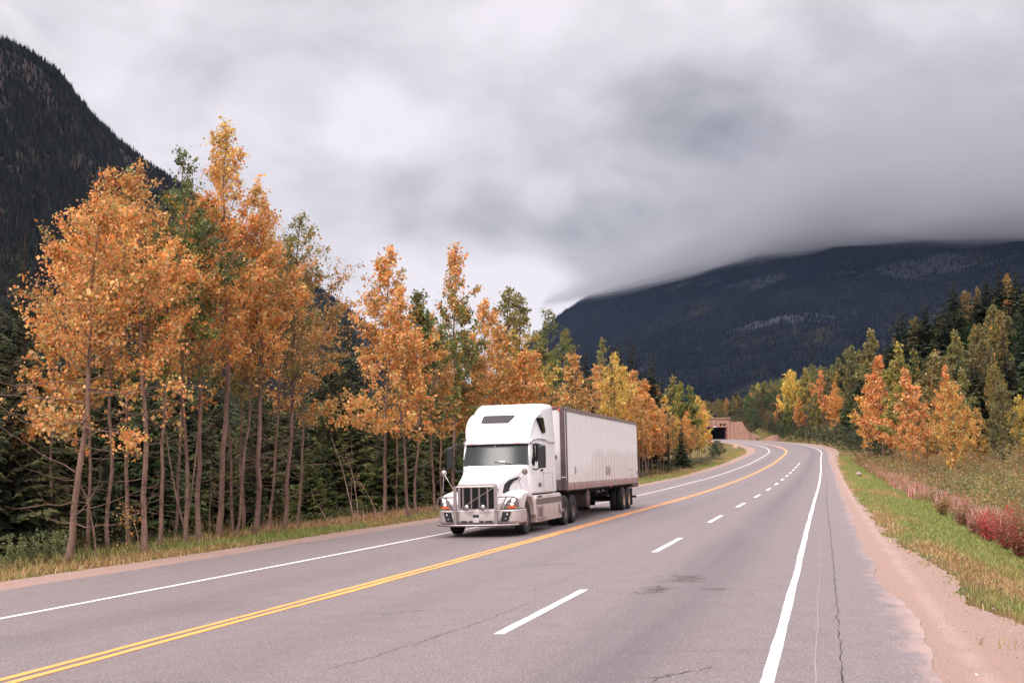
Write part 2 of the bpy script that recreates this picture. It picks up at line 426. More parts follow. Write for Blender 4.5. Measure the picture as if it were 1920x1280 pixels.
# painted lines (parts of the road)
Sm = np.concatenate([np.arange(-15, 40, 0.15), np.arange(40, 150, .5), np.arange(150, 515, 1.5)])
def wl(seed, a=.006): return wob(Sm, a, [.3, 2.0], seed) * (Sm < 120)
wn = np.interp(Sm, [0, 30, 300], [0, 0.0, .03])
strip('edge_line', Sm, LO - .06 - wn + wl(1), LO + .06 + wn + wl(2), 0.005, M_WHITE, parent=road)
strip('edge_line', Sm, RO - .06 - wn + wl(3), RO + .06 + wn + wl(4), 0.005, M_WHITE, parent=road)
wy = np.interp(Sm, [0, 100, 250], [0, .0, .05])
strip('centre_line', Sm, -.175 + wl(5, .012), -.05 + wy + wl(6, .012), 0.005, M_YEL, parent=road)
strip('centre_line', Sm, 0.05 - wy + wl(7, .012), .175 + wl(8, .012), 0.005, M_YEL, parent=road)
k = 0
for s0 in [-14.6, -.4, 13.8, 28.1, 42.2, 56.1, 70.4] + [84.6 + 14.2 * i for i in range(17)]:
    if s0 > 200: break
    ss = np.linspace(s0, s0 + 5.5, 24); w = .062 + .0004 * max(s0, 0)
    strip('lane_dash', ss, DO - w + wob(ss, .004, [.5], k), DO + w + wob(ss, .004, [.5], k + 50), 0.005, M_WHITE, parent=road); k += 1
strip('worn_paint_trace', np.arange(5, 40, .3), RO + .42 + wob(np.arange(5, 40, .3), .012, [1.0, 3], 77), RO + .432 + wob(np.arange(5, 40, .3), .012, [1.0, 3], 77) + wob(np.arange(5, 40, .3), .004, [.5], 78), 0.004,
      vary('worn_paint', lin(140, 124, 122), .7, scale=8, amt=.3), parent=road)
# cracks
def crack(pts, w, seed, jag=.05, step=.12):
    """pts in (s,o); jagged ribbon"""
    r = np.random.default_rng(seed); P = []
    for (a, b) in zip(pts[:-1], pts[1:]):
        L = math.hypot(b[0] - a[0], b[1] - a[1]); n = max(2, int(L / step))
        for i in range(n): P.append((a[0] + (b[0] - a[0]) * i / n, a[1] + (b[1] - a[1]) * i / n))
    P.append(pts[-1]); P = np.array(P, float)
    P[1:-1] += r.normal(0, jag * .4, (len(P) - 2, 2)) + 0
    T = np.gradient(P, axis=0); T /= np.linalg.norm(T, axis=1)[:, None] + 1e-9; Nn = np.stack([-T[:, 1], T[:, 0]], 1)
    ww = w * .36 * (0.25 + np.abs(r.normal(.5, .45, len(P)))) * np.minimum(1, np.minimum(np.arange(len(P)), np.arange(len(P))[::-1]) / 3 + .1)
    A = P + Nn * ww[:, None] / 2; B = P - Nn * ww[:, None] / 2
    V = np.concatenate([RP(A[:, 0], A[:, 1], .0035), RP(B[:, 0], B[:, 1], .0035)]); n = len(P); i = np.arange(n - 1)
    add('crack', raw_mesh('crack', V, [np.stack([i, i + 1, i + 1 + n, i + n], 1)], mat=M_CRACK), road)
crack([(5, 8.30), (12, 8.27), (20, 8.27), (35, 8.28), (60, 8.2), (120, 8.15)], .035, 1, .035, .22)
crack([(12.3, 5.6), (12.6, 6.6), (12.7, 7.2), (12.75, 8.0)], .02, 2, .03)
crack([(10.7, 6.35), (11.0, 6.55), (11.15, 6.75), (11.6, 7.05)], .045, 3, .09, .07)
crack([(10.9, 6.6), (10.6, 6.5)], .03, 33, .05, .07)
crack([(10.9, 3.05), (12.5, 3.35), (15, 3.6), (17.3, 3.75)], .025, 4, .06)
crack([(14.9, 1.5), (15.2, 2.0), (15.3, 2.6), (15.2, 3.1)], .03, 5, .08)
crack([(15.7, 1.8), (16.1, 2.2), (16.4, 2.4)], .05, 6, .08, .08)
crack([(18.5, 3.2), (20.5, 3.45), (24.0, 3.5), (30, 3.55), (40, 3.6), (60, 3.5)], .02, 7, .05, .2)
crack([(25.0, 1.0), (25.2, 2.2), (24.6, 3.4), (25.2, 4.0)], .02, 8, .06)
crack([(9.5, -.1), (10.1, .5), (10.1, 1.6), (10.2, 2.5)], .02, 9, .05)
crack([(27.8, .9), (27.9, 1.9), (28.6, 2.6)], .03, 10, .06)
crack([(12.5, -3.7), (13.0, -2.5), (12.9, -1.1)], .018, 11, .05)
crack([(19.2, 6.9), (19.8, 7.3), (19.9, 8.0)], .018, 12, .05)
# crumbled patches in the wheel path
def patch(s0, o0, rs, ro, n, seed):
    r = np.random.default_rng(seed)
    for _ in range(n):
        a = s0 + r.normal(0, rs); b = o0 + r.normal(0, ro)
        crack([(a, b), (a + r.normal(0, .12), b + r.normal(0, .12)), (a + r.normal(0, .16), b + r.normal(0, .18))], .05, int(r.integers(1e6)), .04, .05)
patch(21.3, 5.65, .45, .14, 22, 21); patch(19.2, 5.45, .3, .10, 16, 22); patch(19.3, 6.4, .2, .1, 5, 23)

# ------------------------------------------------------------------ ground sheet and verges
def ground_sheet():
    az = np.concatenate([np.arange(-180, -40, 4.), np.arange(-40, 40, .4), np.arange(40, 181, 4.)]) * math.pi / 180
    rr = np.concatenate([[0.5], np.geomspace(2.5, 14000, 250)])
    A, Q = np.meshgrid(az, rr, indexing='ij'); x = Q * np.sin(A); y = Q * np.cos(A)
    z = gz(x, y); s, o = so_of(x.ravel(), y.ravel()); s = s.reshape(x.shape); o = o.reshape(x.shape)
    near = (1 - sstep(np.abs(o - 1.0), 22, 27)) * (1 - sstep(s, 470, 520))
    z = z - near * 0.45 - near * np.clip(Q * 0.0015, 0, .6)
    V = np.stack([x, y, z], -1).reshape(-1, 3); n, m = x.shape; idx = np.arange(n * m).reshape(n, m)
    F = np.stack([idx[:-1, :-1], idx[:-1, 1:], idx[1:, 1:], idx[1:, :-1]], -1).reshape(-1, 4)[:, ::-1]
    o_ = add('ground', raw_mesh('ground', V, [F], mat=M_GROUND, smooth=True)); setp(o_, 'brown forest floor of the valley', kind='structure')
ground_sheet()
def verge(o0, o1, n, name, label):
    S = np.concatenate([np.arange(-20, 80, .5), np.arange(80, 505, 2.)]); O = np.linspace(0, 1, n)
    OO = o0 + (o1 - o0) * O[None, :] * np.ones((len(S), 1)); SS = np.repeat(S[:, None], n, 1)
    P = RP(SS, OO, 0); gzv = gz(P[..., 0], P[..., 1]); P[..., 2] = gzv - 0.03
    r = np.random.default_rng(5); P[..., 2] += r.normal(0, .02, P[..., 2].shape) * (np.abs(OO) > 10.3)
    idx = np.arange(len(S) * n).reshape(len(S), n)
    F = np.stack([idx[:-1, :-1], idx[:-1, 1:], idx[1:, 1:], idx[1:, :-1]], -1).reshape(-1, 4)
    if o1 < o0: F = F[:, ::-1]
    setp(add(name, raw_mesh(name, P.reshape(-1, 3), [F], mat=M_VERGE, smooth=True)), label, kind='structure')
verge(9.4, 30.0, 50, 'verge', 'grassy bank falling to the ditch right of the road')
verge(-7.6, -30.0, 44, 'verge', 'grassy strip between the road and the left trees')
# ------------------------------------------------------------------ plant builders
def m_leaf(name, trans=0.35, rough=0.55, spec=.35):
    t = NT(name)
    a = t.n('ShaderNodeAttribute', attribute_name='Col'); oi = t.n('ShaderNodeObjectInfo')
    c = t.mix(1.0, a.outputs['Color'], oi.outputs['Color'], 'MULTIPLY')
    n = t.noise(18, 2, 0.5, t.pos()); c = t.mix(t.step(n, .4, .8, 0, .18), c, (0.16, 0.06, 0.015, 1))
    b = t.n('ShaderNodeBsdfPrincipled'); t.set(b.inputs['Base Color'], c); t.set(b.inputs['Roughness'], rough); t.set(b.inputs['Specular IOR Level'], spec)
    tr = t.n('ShaderNodeBsdfTranslucent'); t.set(tr.inputs[0], c)
    m = t.n('ShaderNodeMixShader'); m.inputs[0].default_value = trans
    t.t.links.new(b.outputs[0], m.inputs[1]); t.t.links.new(tr.outputs[0], m.inputs[2]); t.t.links.new(m.outputs[0], t.o.inputs[0])
    return t.m
def m_bark(name, c1, c2, c3):
    t = NT(name); p = t.obj()
    v = t.noise(3, 5, 0.7, t.map(p, (1, 1, .6))); r = t.noise(5, 3, 0.6, t.map(p, (1, 1, 4.5)))
    c = t.mix(t.step(v, .35, .65), c1, c2); c = t.mix(t.step(r, .58, .68, 0, .8), c, c3)
    return t.pbr(c, 0.85, 0, t.bump(t.noise(30, 4, .6, t.map(p, (1, 1, .4))), .5, .02), 0.2)
M_LEAF = m_leaf('autumn_leaf', .40, .42, .5)
M_NEEDLE = m_leaf('conifer_needles', 0.12, 0.8, .12)
M_GRASS = m_leaf('grass_blades', 0.3, 0.6)
M_BARK = m_bark('poplar_bark', lin(140, 112, 98), lin(104, 80, 70), lin(44, 32, 28))
M_BARKD = m_bark('conifer_bark', lin(70, 52, 44), lin(52, 40, 34), lin(30, 24, 20))
M_BIRCH = m_bark('pale_bark', lin(178, 152, 138), lin(140, 112, 98), lin(70, 52, 46))

def tubes(lines, sides):
    """lines: list of (pts (n,3), radii (n)) -> V, F"""
    V = []; F = []; base = 0
    ca = np.cos(np.arange(sides) * 2 * math.pi / sides); sa = np.sin(np.arange(sides) * 2 * math.pi / sides)
    for P, r in lines:
        P = np.asarray(P, float); n = len(P)
        T = np.gradient(P, axis=0); T /= np.linalg.norm(T, axis=1)[:, None] + 1e-9
        up = np.array([0, 0, 1.]) if abs(T[0, 2]) < .8 else np.array([1., 0, 0])
        A = np.cross(T, up); A /= np.linalg.norm(A, axis=1)[:, None] + 1e-9; B = np.cross(T, A)
        r = np.asarray(r)[:, None, None]
        V.append((P[:, None, :] + r * (A[:, None, :] * ca[None, :, None] + B[:, None, :] * sa[None, :, None])).reshape(-1, 3))
        i = np.arange(n * sides).reshape(n, sides) + base; j = np.roll(i, -1, 1)
        F.append(np.stack([i[:-1], j[:-1], j[1:], i[1:]], -1).reshape(-1, 4)); base += n * sides
    return np.concatenate(V), np.concatenate(F)

def leaves(C, size, r, droop=0.4, aspect=0.8):
    """rhombic leaves, two triangles folded along the rib"""
    n = len(C); nrm = r.normal(0, 1, (n, 3)); nrm[:, 2] = np.abs(nrm[:, 2]) * .6; nrm /= np.linalg.norm(nrm, axis=1)[:, None]
    d = r.normal(0, 1, (n, 3)); d[:, 2] -= droop; d -= nrm * (d * nrm).sum(1)[:, None]; d /= np.linalg.norm(d, axis=1)[:, None]
    w = np.cross(nrm, d); s = np.asarray(size).reshape(-1, 1) * np.ones((n, 1))
    fold = nrm * s * .12
    V = np.stack([C, C + d * s * .5 + w * s * .5 * aspect + fold, C + d * s, C + d * s * .5 - w * s * .5 * aspect + fold], 1).reshape(-1, 3)
    i = np.arange(n)[:, None] * 4
    F = np.concatenate([i + [[0, 1, 2]], i + [[0, 2, 3]]], 1).reshape(-1, 3)
    return V, F

PAL = dict(
    orange=[(.84, .36, .10), (.82, .29, .085), (.92, .50, .21), (.68, .38, .10), (.60, .22, .08), (.42, .36, .11)],
    gold=[(.86, .54, .11), (.82, .45, .09), (.68, .50, .11), (.90, .62, .22), (.50, .45, .10), (.62, .33, .08)],
    rust=[(.62, .30, .09), (.74, .38, .12), (.50, .22, .07), (.76, .47, .18), (.42, .28, .09), (.31, .23, .08)],
    mixed=[(.16, .19, .05), (.24, .25, .06), (.10, .14, .04), (.46, .24, .05), (.30, .27, .06), (.12, .16, .05)],
    green=[(.09, .13, .045), (.13, .17, .05), (.07, .10, .035), (.20, .22, .06), (.30, .24, .06), (.10, .14, .05)],
    olive=[(.22, .21, .07), (.30, .26, .08), (.16, .16, .06), (.38, .28, .09), (.26, .18, .06), (.19, .19, .08)],
)
def pal(name, n, r, tint=None):
    p = np.array(PAL[name]); w = np.array([.25, .16, .21, .15, .08, .15]); c = p[r.choice(len(p), n, p=w)]
    return np.clip(c * r.uniform(.80, 1.35, (n, 1)), 0, .95)

def poplar(seed, H, base=.34, width=.34, nbr=46, nleaf=6000, lsize=.10, palette='orange', lean=(0, 0), dead=8, spread=.55,
           r0=None, shape=.85, top=None, bark=None, fork=None, gaps=.25, low=None):
    r = np.random.default_rng(seed)
    r0 = (r0 or H * .0105 + .03) * .66
    tt = np.linspace(0, 1, 15)
    wv = np.cumsum(r.normal(0, .0035 * H, (15, 2)), 0); wv -= wv[0]
    sp = np.stack([wv[:, 0] + lean[0] * tt ** .8 * H, wv[:, 1] + lean[1] * tt * H, tt * H], 1)
    spine = lambda t: np.stack([np.interp(t, tt, sp[:, k]) for k in range(3)], -1)
    flare = 1 + .3 * np.exp(-tt * 30)
    rad = lambda t: r0 * (1 - t) ** .75 + .006
    L6 = [(sp, r0 * (1 - tt) ** .75 * flare + .006)]
    twigs = []; anchors = []; aw = []; at = []
    R_ = H * width / 2
    for i in range(nbr):
        t = base + (.98 - base) * ((i + r.random()) / nbr) ** .85
        u = (t - base) / (1 - base)
        env = (1 - u) ** shape * min(1, .55 + u * 2.4) + .06
        az = i * 2.399 + r.normal(0, .5)
        L = R_ * env * r.uniform(.65, 1.25) / max(.35, math.cos(spread + .25 * u))
        el = spread + .45 * u + r.normal(0, .12)
        if low and u < .22: el = r.uniform(-.25, .15)
        p0 = spine(t); d = np.array([math.cos(az) * math.cos(el), math.sin(az) * math.cos(el), math.sin(el)])
        s = np.linspace(0, 1, 6)[:, None]
        bend = np.array([0, 0, 1]) * (.16 * L) * s ** 2 - np.array([0, 0, 1]) * .10 * L * s
        B = p0 + d * L * s + bend + np.cumsum(r.normal(0, .02 * L, (6, 3)), 0) * (s > 0)
        br = max(.010, min(rad(t) * .42, .012 + .012 * L))
        twigs.append((B, br * (1 - s[:, 0] * .85)))
        dens = r.uniform(1 - gaps * 2.6, 1 + gaps)
        for k in range(int(3 + L * 2.8)):
            v = r.uniform(.18, 1); q = np.array([np.interp(v, s[:, 0], B[:, c]) for c in range(3)])
            dd = d + r.normal(0, .65, 3); dd /= np.linalg.norm(dd); l2 = L * r.uniform(.12, .36) + .08
            Tw = q + dd * l2 * np.linspace(0, 1, 3)[:, None]; Tw[2, 2] -= .04 * l2
            twigs.append((Tw, br * .35 * np.array([1, .7, .3]) + .0015))
            anchors.append((q, Tw[2])); aw.append(max(.05, dens) * l2 * (.6 + v)); at.append(u)
        anchors.append((B[4], B[5])); aw.append(.5 * L * max(.1, dens)); at.append(u)
    # the leader carries leaves too
    for k in range(6):
        a = spine(.93 + .07 * k / 6); anchors.append((a, spine(min(1, .95 + .07 * k / 6)) + r.normal(0, .03, 3))); aw.append(.10 * R_); at.append(1)
    for i in range(dead):                                             # bare lower limbs
        t = r.uniform(.08, base + .05); az = r.uniform(0, 6.28); L = R_ * r.uniform(.3, .95); el = r.uniform(-.1, .5)
        d = np.array([math.cos(az) * math.cos(el), math.sin(az) * math.cos(el), math.sin(el)]); s = np.linspace(0, 1, 6)[:, None]
        B = spine(t) + d * L * s + np.array([0, 0, -.2]) * L * s * (1 - s) + np.cumsum(r.normal(0, .02 * L, (6, 3)), 0) * (s > 0)
        twigs.append((B, (.007 + .005 * L) * (1 - s[:, 0] * .8)))
        for k in range(4):
            q = B[r.integers(2, 6)]; dd = d + r.normal(0, .6, 3); l2 = L * r.uniform(.15, .35)
            twigs.append((q + dd * l2 * np.linspace(0, 1, 3)[:, None], np.array([.005, .004, .002])))
    if fork:
        for (f0, fx, fy, fh) in fork:
            s = np.linspace(0, 1, 8)[:, None]; B = spine(f0) + np.array([fx, fy, fh]) * s + np.array([fx, fy, 0]) * .25 * s * (1 - s) * 2
            L6.append((B, r0 * .62 * (1 - s[:, 0] * .7)))
    Va, Fa = tubes(L6, 9); Vb, Fb = tubes(twigs, 3)
    V = np.concatenate([Va, Vb]); F = np.concatenate([Fa, Fb + len(Va)])
    tm = raw_mesh('trunk', V, [F], mat=bark or M_BARK, smooth=True)
    A = np.array([a for a, _ in anchors]); E_ = np.array([b for _, b in anchors]); w = np.array(aw); w /= w.sum()
    i = r.choice(len(A), nleaf, p=w); v = r.uniform(.1, 1.1, (nleaf, 1))
    C = A[i] * (1 - v) + E_[i] * v + r.normal(0, .055 + .25 * lsize, (nleaf, 3))
    cl = pal(palette, nleaf, r)
    # whole twigs turn together; the top of the crown may hold another colour
    bi = r.uniform(.72, 1.2, len(A))[i]; cl = cl * bi[:, None]
    if top:
        U = np.array(at)[i]; k = (U + r.normal(0, .14, nleaf)) > top[1]; cl[k] = pal(top[0], int(k.sum()), r)
    g = (r.random(len(A)) < .12)[i]; cl[g] = cl[g] * .5 + np.array([.10, .13, .035]) * .5
    LV, LF = leaves(C, lsize * np.clip(r.lognormal(-.08, .32, nleaf), .4, 1.9), r)
    cm = raw_mesh('crown', LV, [LF], cols=np.repeat(np.clip(cl, 0, 1), 2, axis=0), mat=M_LEAF)
    return tm, cm

def spruce(seed, H, width=.30, whorls=34, per=8, sprays=7, base=.04, tone=1.0, dens=1.0, lowdead=True, tipc=.5, pw=.82):
    r = np.random.default_rng(seed); R_ = H * width / 2
    tt = np.linspace(0, 1, 9); sp = np.stack([tt * 0, tt * 0, tt * H], 1) + np.cumsum(r.normal(0, .003 * H, (9, 3)), 0) * [1, 1, 0]
    L6 = [(sp, (H * .013) * (1 - tt) ** .9 + .01)]
    A = []; D = []; S = []; Cc = []; tw = []
    for k in range(whorls):
        t = base + (.985 - base) * (k / whorls) ** .92; z = t * H
        Rk = R_ * ((1 - t) / (1 - base)) ** pw * r.uniform(.8, 1.12) + .02 * H * (1 - t)
        n = max(3, int(per * (.45 + .65 * (1 - t))))
        for j in range(n):
            if r.random() < .06: continue
            az = j * 6.283 / n + r.normal(0, .28) + k; L = Rk * r.uniform(.68, 1.18)
            p0 = np.array([np.interp(z, sp[:, 2], sp[:, 0]), np.interp(z, sp[:, 2], sp[:, 1]), z])
            h = np.array([math.cos(az), math.sin(az), 0]); dr = -.30 * (1 - t) + .42 * t + r.normal(0, .07)
            s = np.linspace(0, 1, 4)[:, None]
            B = p0 + h * L * s + np.array([0, 0, 1]) * (dr * L * s + .14 * L * s ** 2.2)
            if sprays > 4: tw.append((B, .012 * (1 - s[:, 0] * .8) * H / 10))
            m = max(2, int(sprays * (.4 + .8 * L / R_)))
            u = np.linspace(.16, 1, m); P = np.stack([np.interp(u, s[:, 0], B[:, c]) for c in range(3)], 1)
            side_ = np.cross(h, [0, 0, 1])
            for sg in (-1, 1):
                d = h * .75 + side_ * sg * .75 + np.array([0, 0, -.32])
                d = d + r.normal(0, .20, (m, 3)); A.append(P); D.append(d); S.append((.30 * L * (1.15 - u * .55)) * r.uniform(.7, 1.3, m)); Cc.append(u)
            A.append(P[-1:]); D.append((h * .9 + np.array([0, 0, -.05]))[None]); S.append(np.array([.26 * L])); Cc.append(np.array([1.1]))
    A = np.concatenate(A); D = np.concatenate(D); S = np.concatenate(S); U = np.concatenate(Cc); D /= np.linalg.norm(D, axis=1)[:, None]
    n = len(A); side_ = np.cross(D, r.normal(0, .35, (n, 3)) + [0, 0, 1.]); side_ /= np.linalg.norm(side_, axis=1)[:, None]
    w = S[:, None] * .30 * dens
    sag = np.array([0, 0, -1]) * S[:, None] * .16
    V = np.stack([A, A + D * S[:, None] * .45 + side_ * w * .6 + sag, A + D * S[:, None] + sag * 1.2, A + D * S[:, None] * .5 - side_ * w * .6 + sag], 1).reshape(-1, 3)
    i = np.arange(n)[:, None] * 4; F = np.concatenate([i + [[0, 1, 2]], i + [[0, 2, 3]]], 1).reshape(-1, 3)
    c = np.array([.034, .046, .024]) * tone * r.uniform(.65, 1.4, (n, 1)) + np.array([.030, .028, .004]) * tone * tipc * (U[:, None] > .75)
    cm = raw_mesh('crown', V, [F], cols=np.repeat(c, 2, axis=0), mat=M_NEEDLE)
    if tw:
        Va, Fa = tubes(L6, 7); Vb, Fb = tubes(tw, 3); tm = raw_mesh('trunk', np.concatenate([Va, Vb]), [np.concatenate([Fa, Fb + len(Va)])], mat=M_BARKD, smooth=True)
    else:
        Va, Fa = tubes(L6, 6); tm = raw_mesh('trunk', Va, [Fa], mat=M_BARKD, smooth=True)
    return tm, cm

def plant_tree(name, meshes, loc, label, cat, scale=(1, 1, 1), rz=0.0, group=None, tint=(1, 1, 1), parts=('trunk', 'crown')):
    e = empty(name, loc, rz); e.scale = scale
    for pn, me in zip(parts, meshes):
        o = add(pn, me, e); o.color = (*tint, 1)
    return setp(e, label, cat, group)

# ------------------------------------------------------------------ mountains
def fbm(x, y, seed, octs=6, base=1.0, gain=.5):
    r = np.random.default_rng(seed); v = 0; a = 1.0; f = base
    for _ in range(octs):
        th = r.uniform(0, 6.28, 3); ph = r.uniform(0, 6.28, 3); k = 0
        for q in range(3): k = k + np.sin((x * math.cos(th[q]) + y * math.sin(th[q])) * f + ph[q] + 1.3 * np.sin((x * math.sin(th[q]) - y * math.cos(th[q])) * f * .7 + ph[q]))
        v = v + a * k / 3; a *= gain; f *= 2.03
    return v
def px3(px, py, D):
    d = px_dir(px, py); d = d / math.hypot(d.x, d.y); return np.array([d.x * D, d.y * D, CAM_H + d.z * D])
def mountain(name, ridge, foot, label, mat, seed, rough, nu=220, nv=120, back=1500):
    """ridge: (px, py, distance) crest points; foot: (x, y) ground points at matching parameters; the surface falls from the crest to
    the foot with gullies, and away behind the crest"""
    Rg = np.array([px3(*q) for q in ridge]); Ft = np.array([(a, b, 0.0) for a, b in foot])
    u = np.linspace(0, 1, nu); ku = np.linspace(0, 1, len(Rg)); kf = np.linspace(0, 1, len(Ft))
    rg = np.stack([np.interp(u, ku, Rg[:, c]) for c in range(3)], 1); ft = np.stack([np.interp(u, kf, Ft[:, c]) for c in range(3)], 1)
    v = np.linspace(0, 1, nv)[None, :, None]
    P = ft[:, None, :] * (1 - v) + rg[:, None, :] * v
    vv = v[..., 0]; prof = .62 * vv + .38 * vv ** 2
    P[..., 2] = ft[:, None, 2] + (rg[:, None, 2] - ft[:, None, 2]) * prof
    nz = fbm(P[..., 0], P[..., 1], seed, 6, rough[1], .55)
    P[..., 2] += nz * rough[0] * np.sin(np.clip(vv, 0, 1) * math.pi) ** .7
    w = np.linspace(0.04, 1, 24)[None, :, None]; away = rg.copy(); away[:, 2] = 0; away /= np.linalg.norm(away, axis=1)[:, None]
    Bk = rg[:, None, :] + away[:, None, :] * back * w; Bk[..., 2] = rg[:, None, 2] * (1 - w[..., 0] ** .8 * .9)
    P = np.concatenate([P, Bk], 1); n, m, _ = P.shape; idx = np.arange(n * m).reshape(n, m)
    F = np.stack([idx[:-1, :-1], idx[1:, :-1], idx[1:, 1:], idx[:-1, 1:]], -1).reshape(-1, 4)
    o = add(name, raw_mesh(name, P.reshape(-1, 3), [F], mat=mat, smooth=True)); setp(o, label, kind='structure')
    return P[:, :nv]
def m_mount(name, woods, brush, rock, scree_amt, sc=0.004, scree_lo=.60):
    t = NT(name); p = t.pos()
    a = t.noise(sc, 6, 0.6, p); b = t.noise(sc * 5, 5, 0.65, p); g = t.noise(.045, 3, 0.75, t.map(p, (1, 1, .3))); st = t.noise(sc * 1.6, 5, .6, t.map(p, (1.0, 1.0, 1.4), (900, 300, 77)), .8)
    c = t.mix(t.step(b, .52, .70), woods, brush)
    c = t.mix(t.step(g, .35, .65, 0, .55), c, tuple(x * .45 for x in woods[:3]) + (1,))
    c = t.mix(t.math('MULTIPLY', t.step(st, scree_lo, scree_lo + .05), scree_amt), c, rock)
    return t.pbr(c, 1.0, 0, t.bump(g, 1.0, 6.0), 0.0)
def m_cones():
    t = NT('far_conifer_needles'); a = t.n('ShaderNodeAttribute', attribute_name='Col')
    return t.pbr(a.outputs['Color'], 1.0, 0, None, 0.0)
M_CONES = m_cones()
def cones(name, P, n, hrange, seed, label, ridge_bias, col, bare=9):
    """one mass of tiny conifers on a far slope"""
    r = np.random.default_rng(seed); nu, nv, _ = P.shape
    n0 = n; u = r.random(n) * (nu - 1.001); v = (1 - r.random(n) ** ridge_bias) * (nv - 1.001)
    k = int(n * .12); v[:k] = nv - 1.01 - r.random(k) * 1.2
    i, j = u.astype(int), v.astype(int); a, b = (u - i)[:, None], (v - j)[:, None]
    C = P[i, j] * (1 - a) * (1 - b) + P[i + 1, j] * a * (1 - b) + P[i, j + 1] * (1 - a) * b + P[i + 1, j + 1] * a * b
    C[:, 2] -= 1.0
    keep = (fbm(C[:, 0] * .006, C[:, 1] * .006 + C[:, 2] * .004, seed + 50, 4) < bare) | (v > nv - 4); C = C[keep]; n = len(C); h = r.uniform(*hrange, n) * r.uniform(.6, 1.15, n); w = h * r.uniform(.10, .17, n); th = r.uniform(0, 6.28, n)
    V = [C + np.stack([0 * h, 0 * h, h], 1)]
    for q in range(4): V.append(C + np.stack([w * np.cos(th + q * 1.5708), w * np.sin(th + q * 1.5708), h * .06], 1))
    V = np.stack(V, 1).reshape(-1, 3); b5 = np.arange(n)[:, None] * 5
    F = np.concatenate([b5 + [[0, 1 + q, 1 + (q + 1) % 4]] for q in range(4)], 1).reshape(-1, 3)
    cl = np.array(col) * r.uniform(.5, 1.5, (n, 1)); y = r.random(n) < .04; cl[y] = np.array(col) * 2.2
    o = add(name, raw_mesh(name, V, [F], cols=np.repeat(cl, 4, axis=0), mat=M_CONES)); setp(o, label, kind='stuff')
MM_L = m_mount('left_mountain_woods', (.026, .024, .020, 1), (.062, .044, .034, 1), (.10, .078, .068, 1), .8, .005, .54)
MM_R = m_mount('right_mountain_woods', (.010, .012, .015, 1), (.030, .028, .018, 1), (.062, .063, .075, 1), .5, .0022, .585)
PL = mountain('mountain', [(-500, -330, 900), (-200, -70, 1000), (0, 80, 1150), (60, 108, 1200), (110, 143, 1260), (170, 218, 1340), (220, 266, 1420), (275, 310, 1520), (330, 345, 1640),
    (430, 418, 1800), (520, 486, 1950), (600, 545, 2100), (660, 588, 2250), (730, 640, 2400), (820, 700, 2600), (900, 760, 2800)],
    [(-360, 60), (-330, 200), (-310, 320), (-290, 430), (-270, 520), (-250, 620), (-230, 740), (-200, 900), (-150, 1200), (-100, 1700), (-60, 2300)],
    'steep dark forested mountain rising behind the left trees', MM_L, 3, (14, .008))
cones('conifer_forest', PL, 56000, (5, 12), 4, 'dark conifer forest covering the steep left mountain', .75, (.014, .015, .012), 1.15)
PR = mountain('mountain', [(900, 750, 3600), (980, 655, 3600), (1050, 592, 3500), (1100, 560, 3450), (1160, 541, 3400), (1230, 522, 3350), (1320, 494, 3300), (1400, 470, 3250), (1500, 447, 3200),
    (1620, 434, 3100), (1780, 420, 3000), (1950, 402, 2900), (2200, 375, 2700), (2600, 330, 2400)],
    [(60, 2300), (120, 1900), (190, 1500), (280, 1200), (380, 1000), (520, 850), (700, 700), (900, 560)],
    'far dark blue mountain with grey scree under cloud', MM_R, 11, (46, .0042))
cones('conifer_forest', PR, 70000, (8, 14), 14, 'dark conifer forest covering the cloud topped right mountain', .9, (.007, .009, .012), .75)
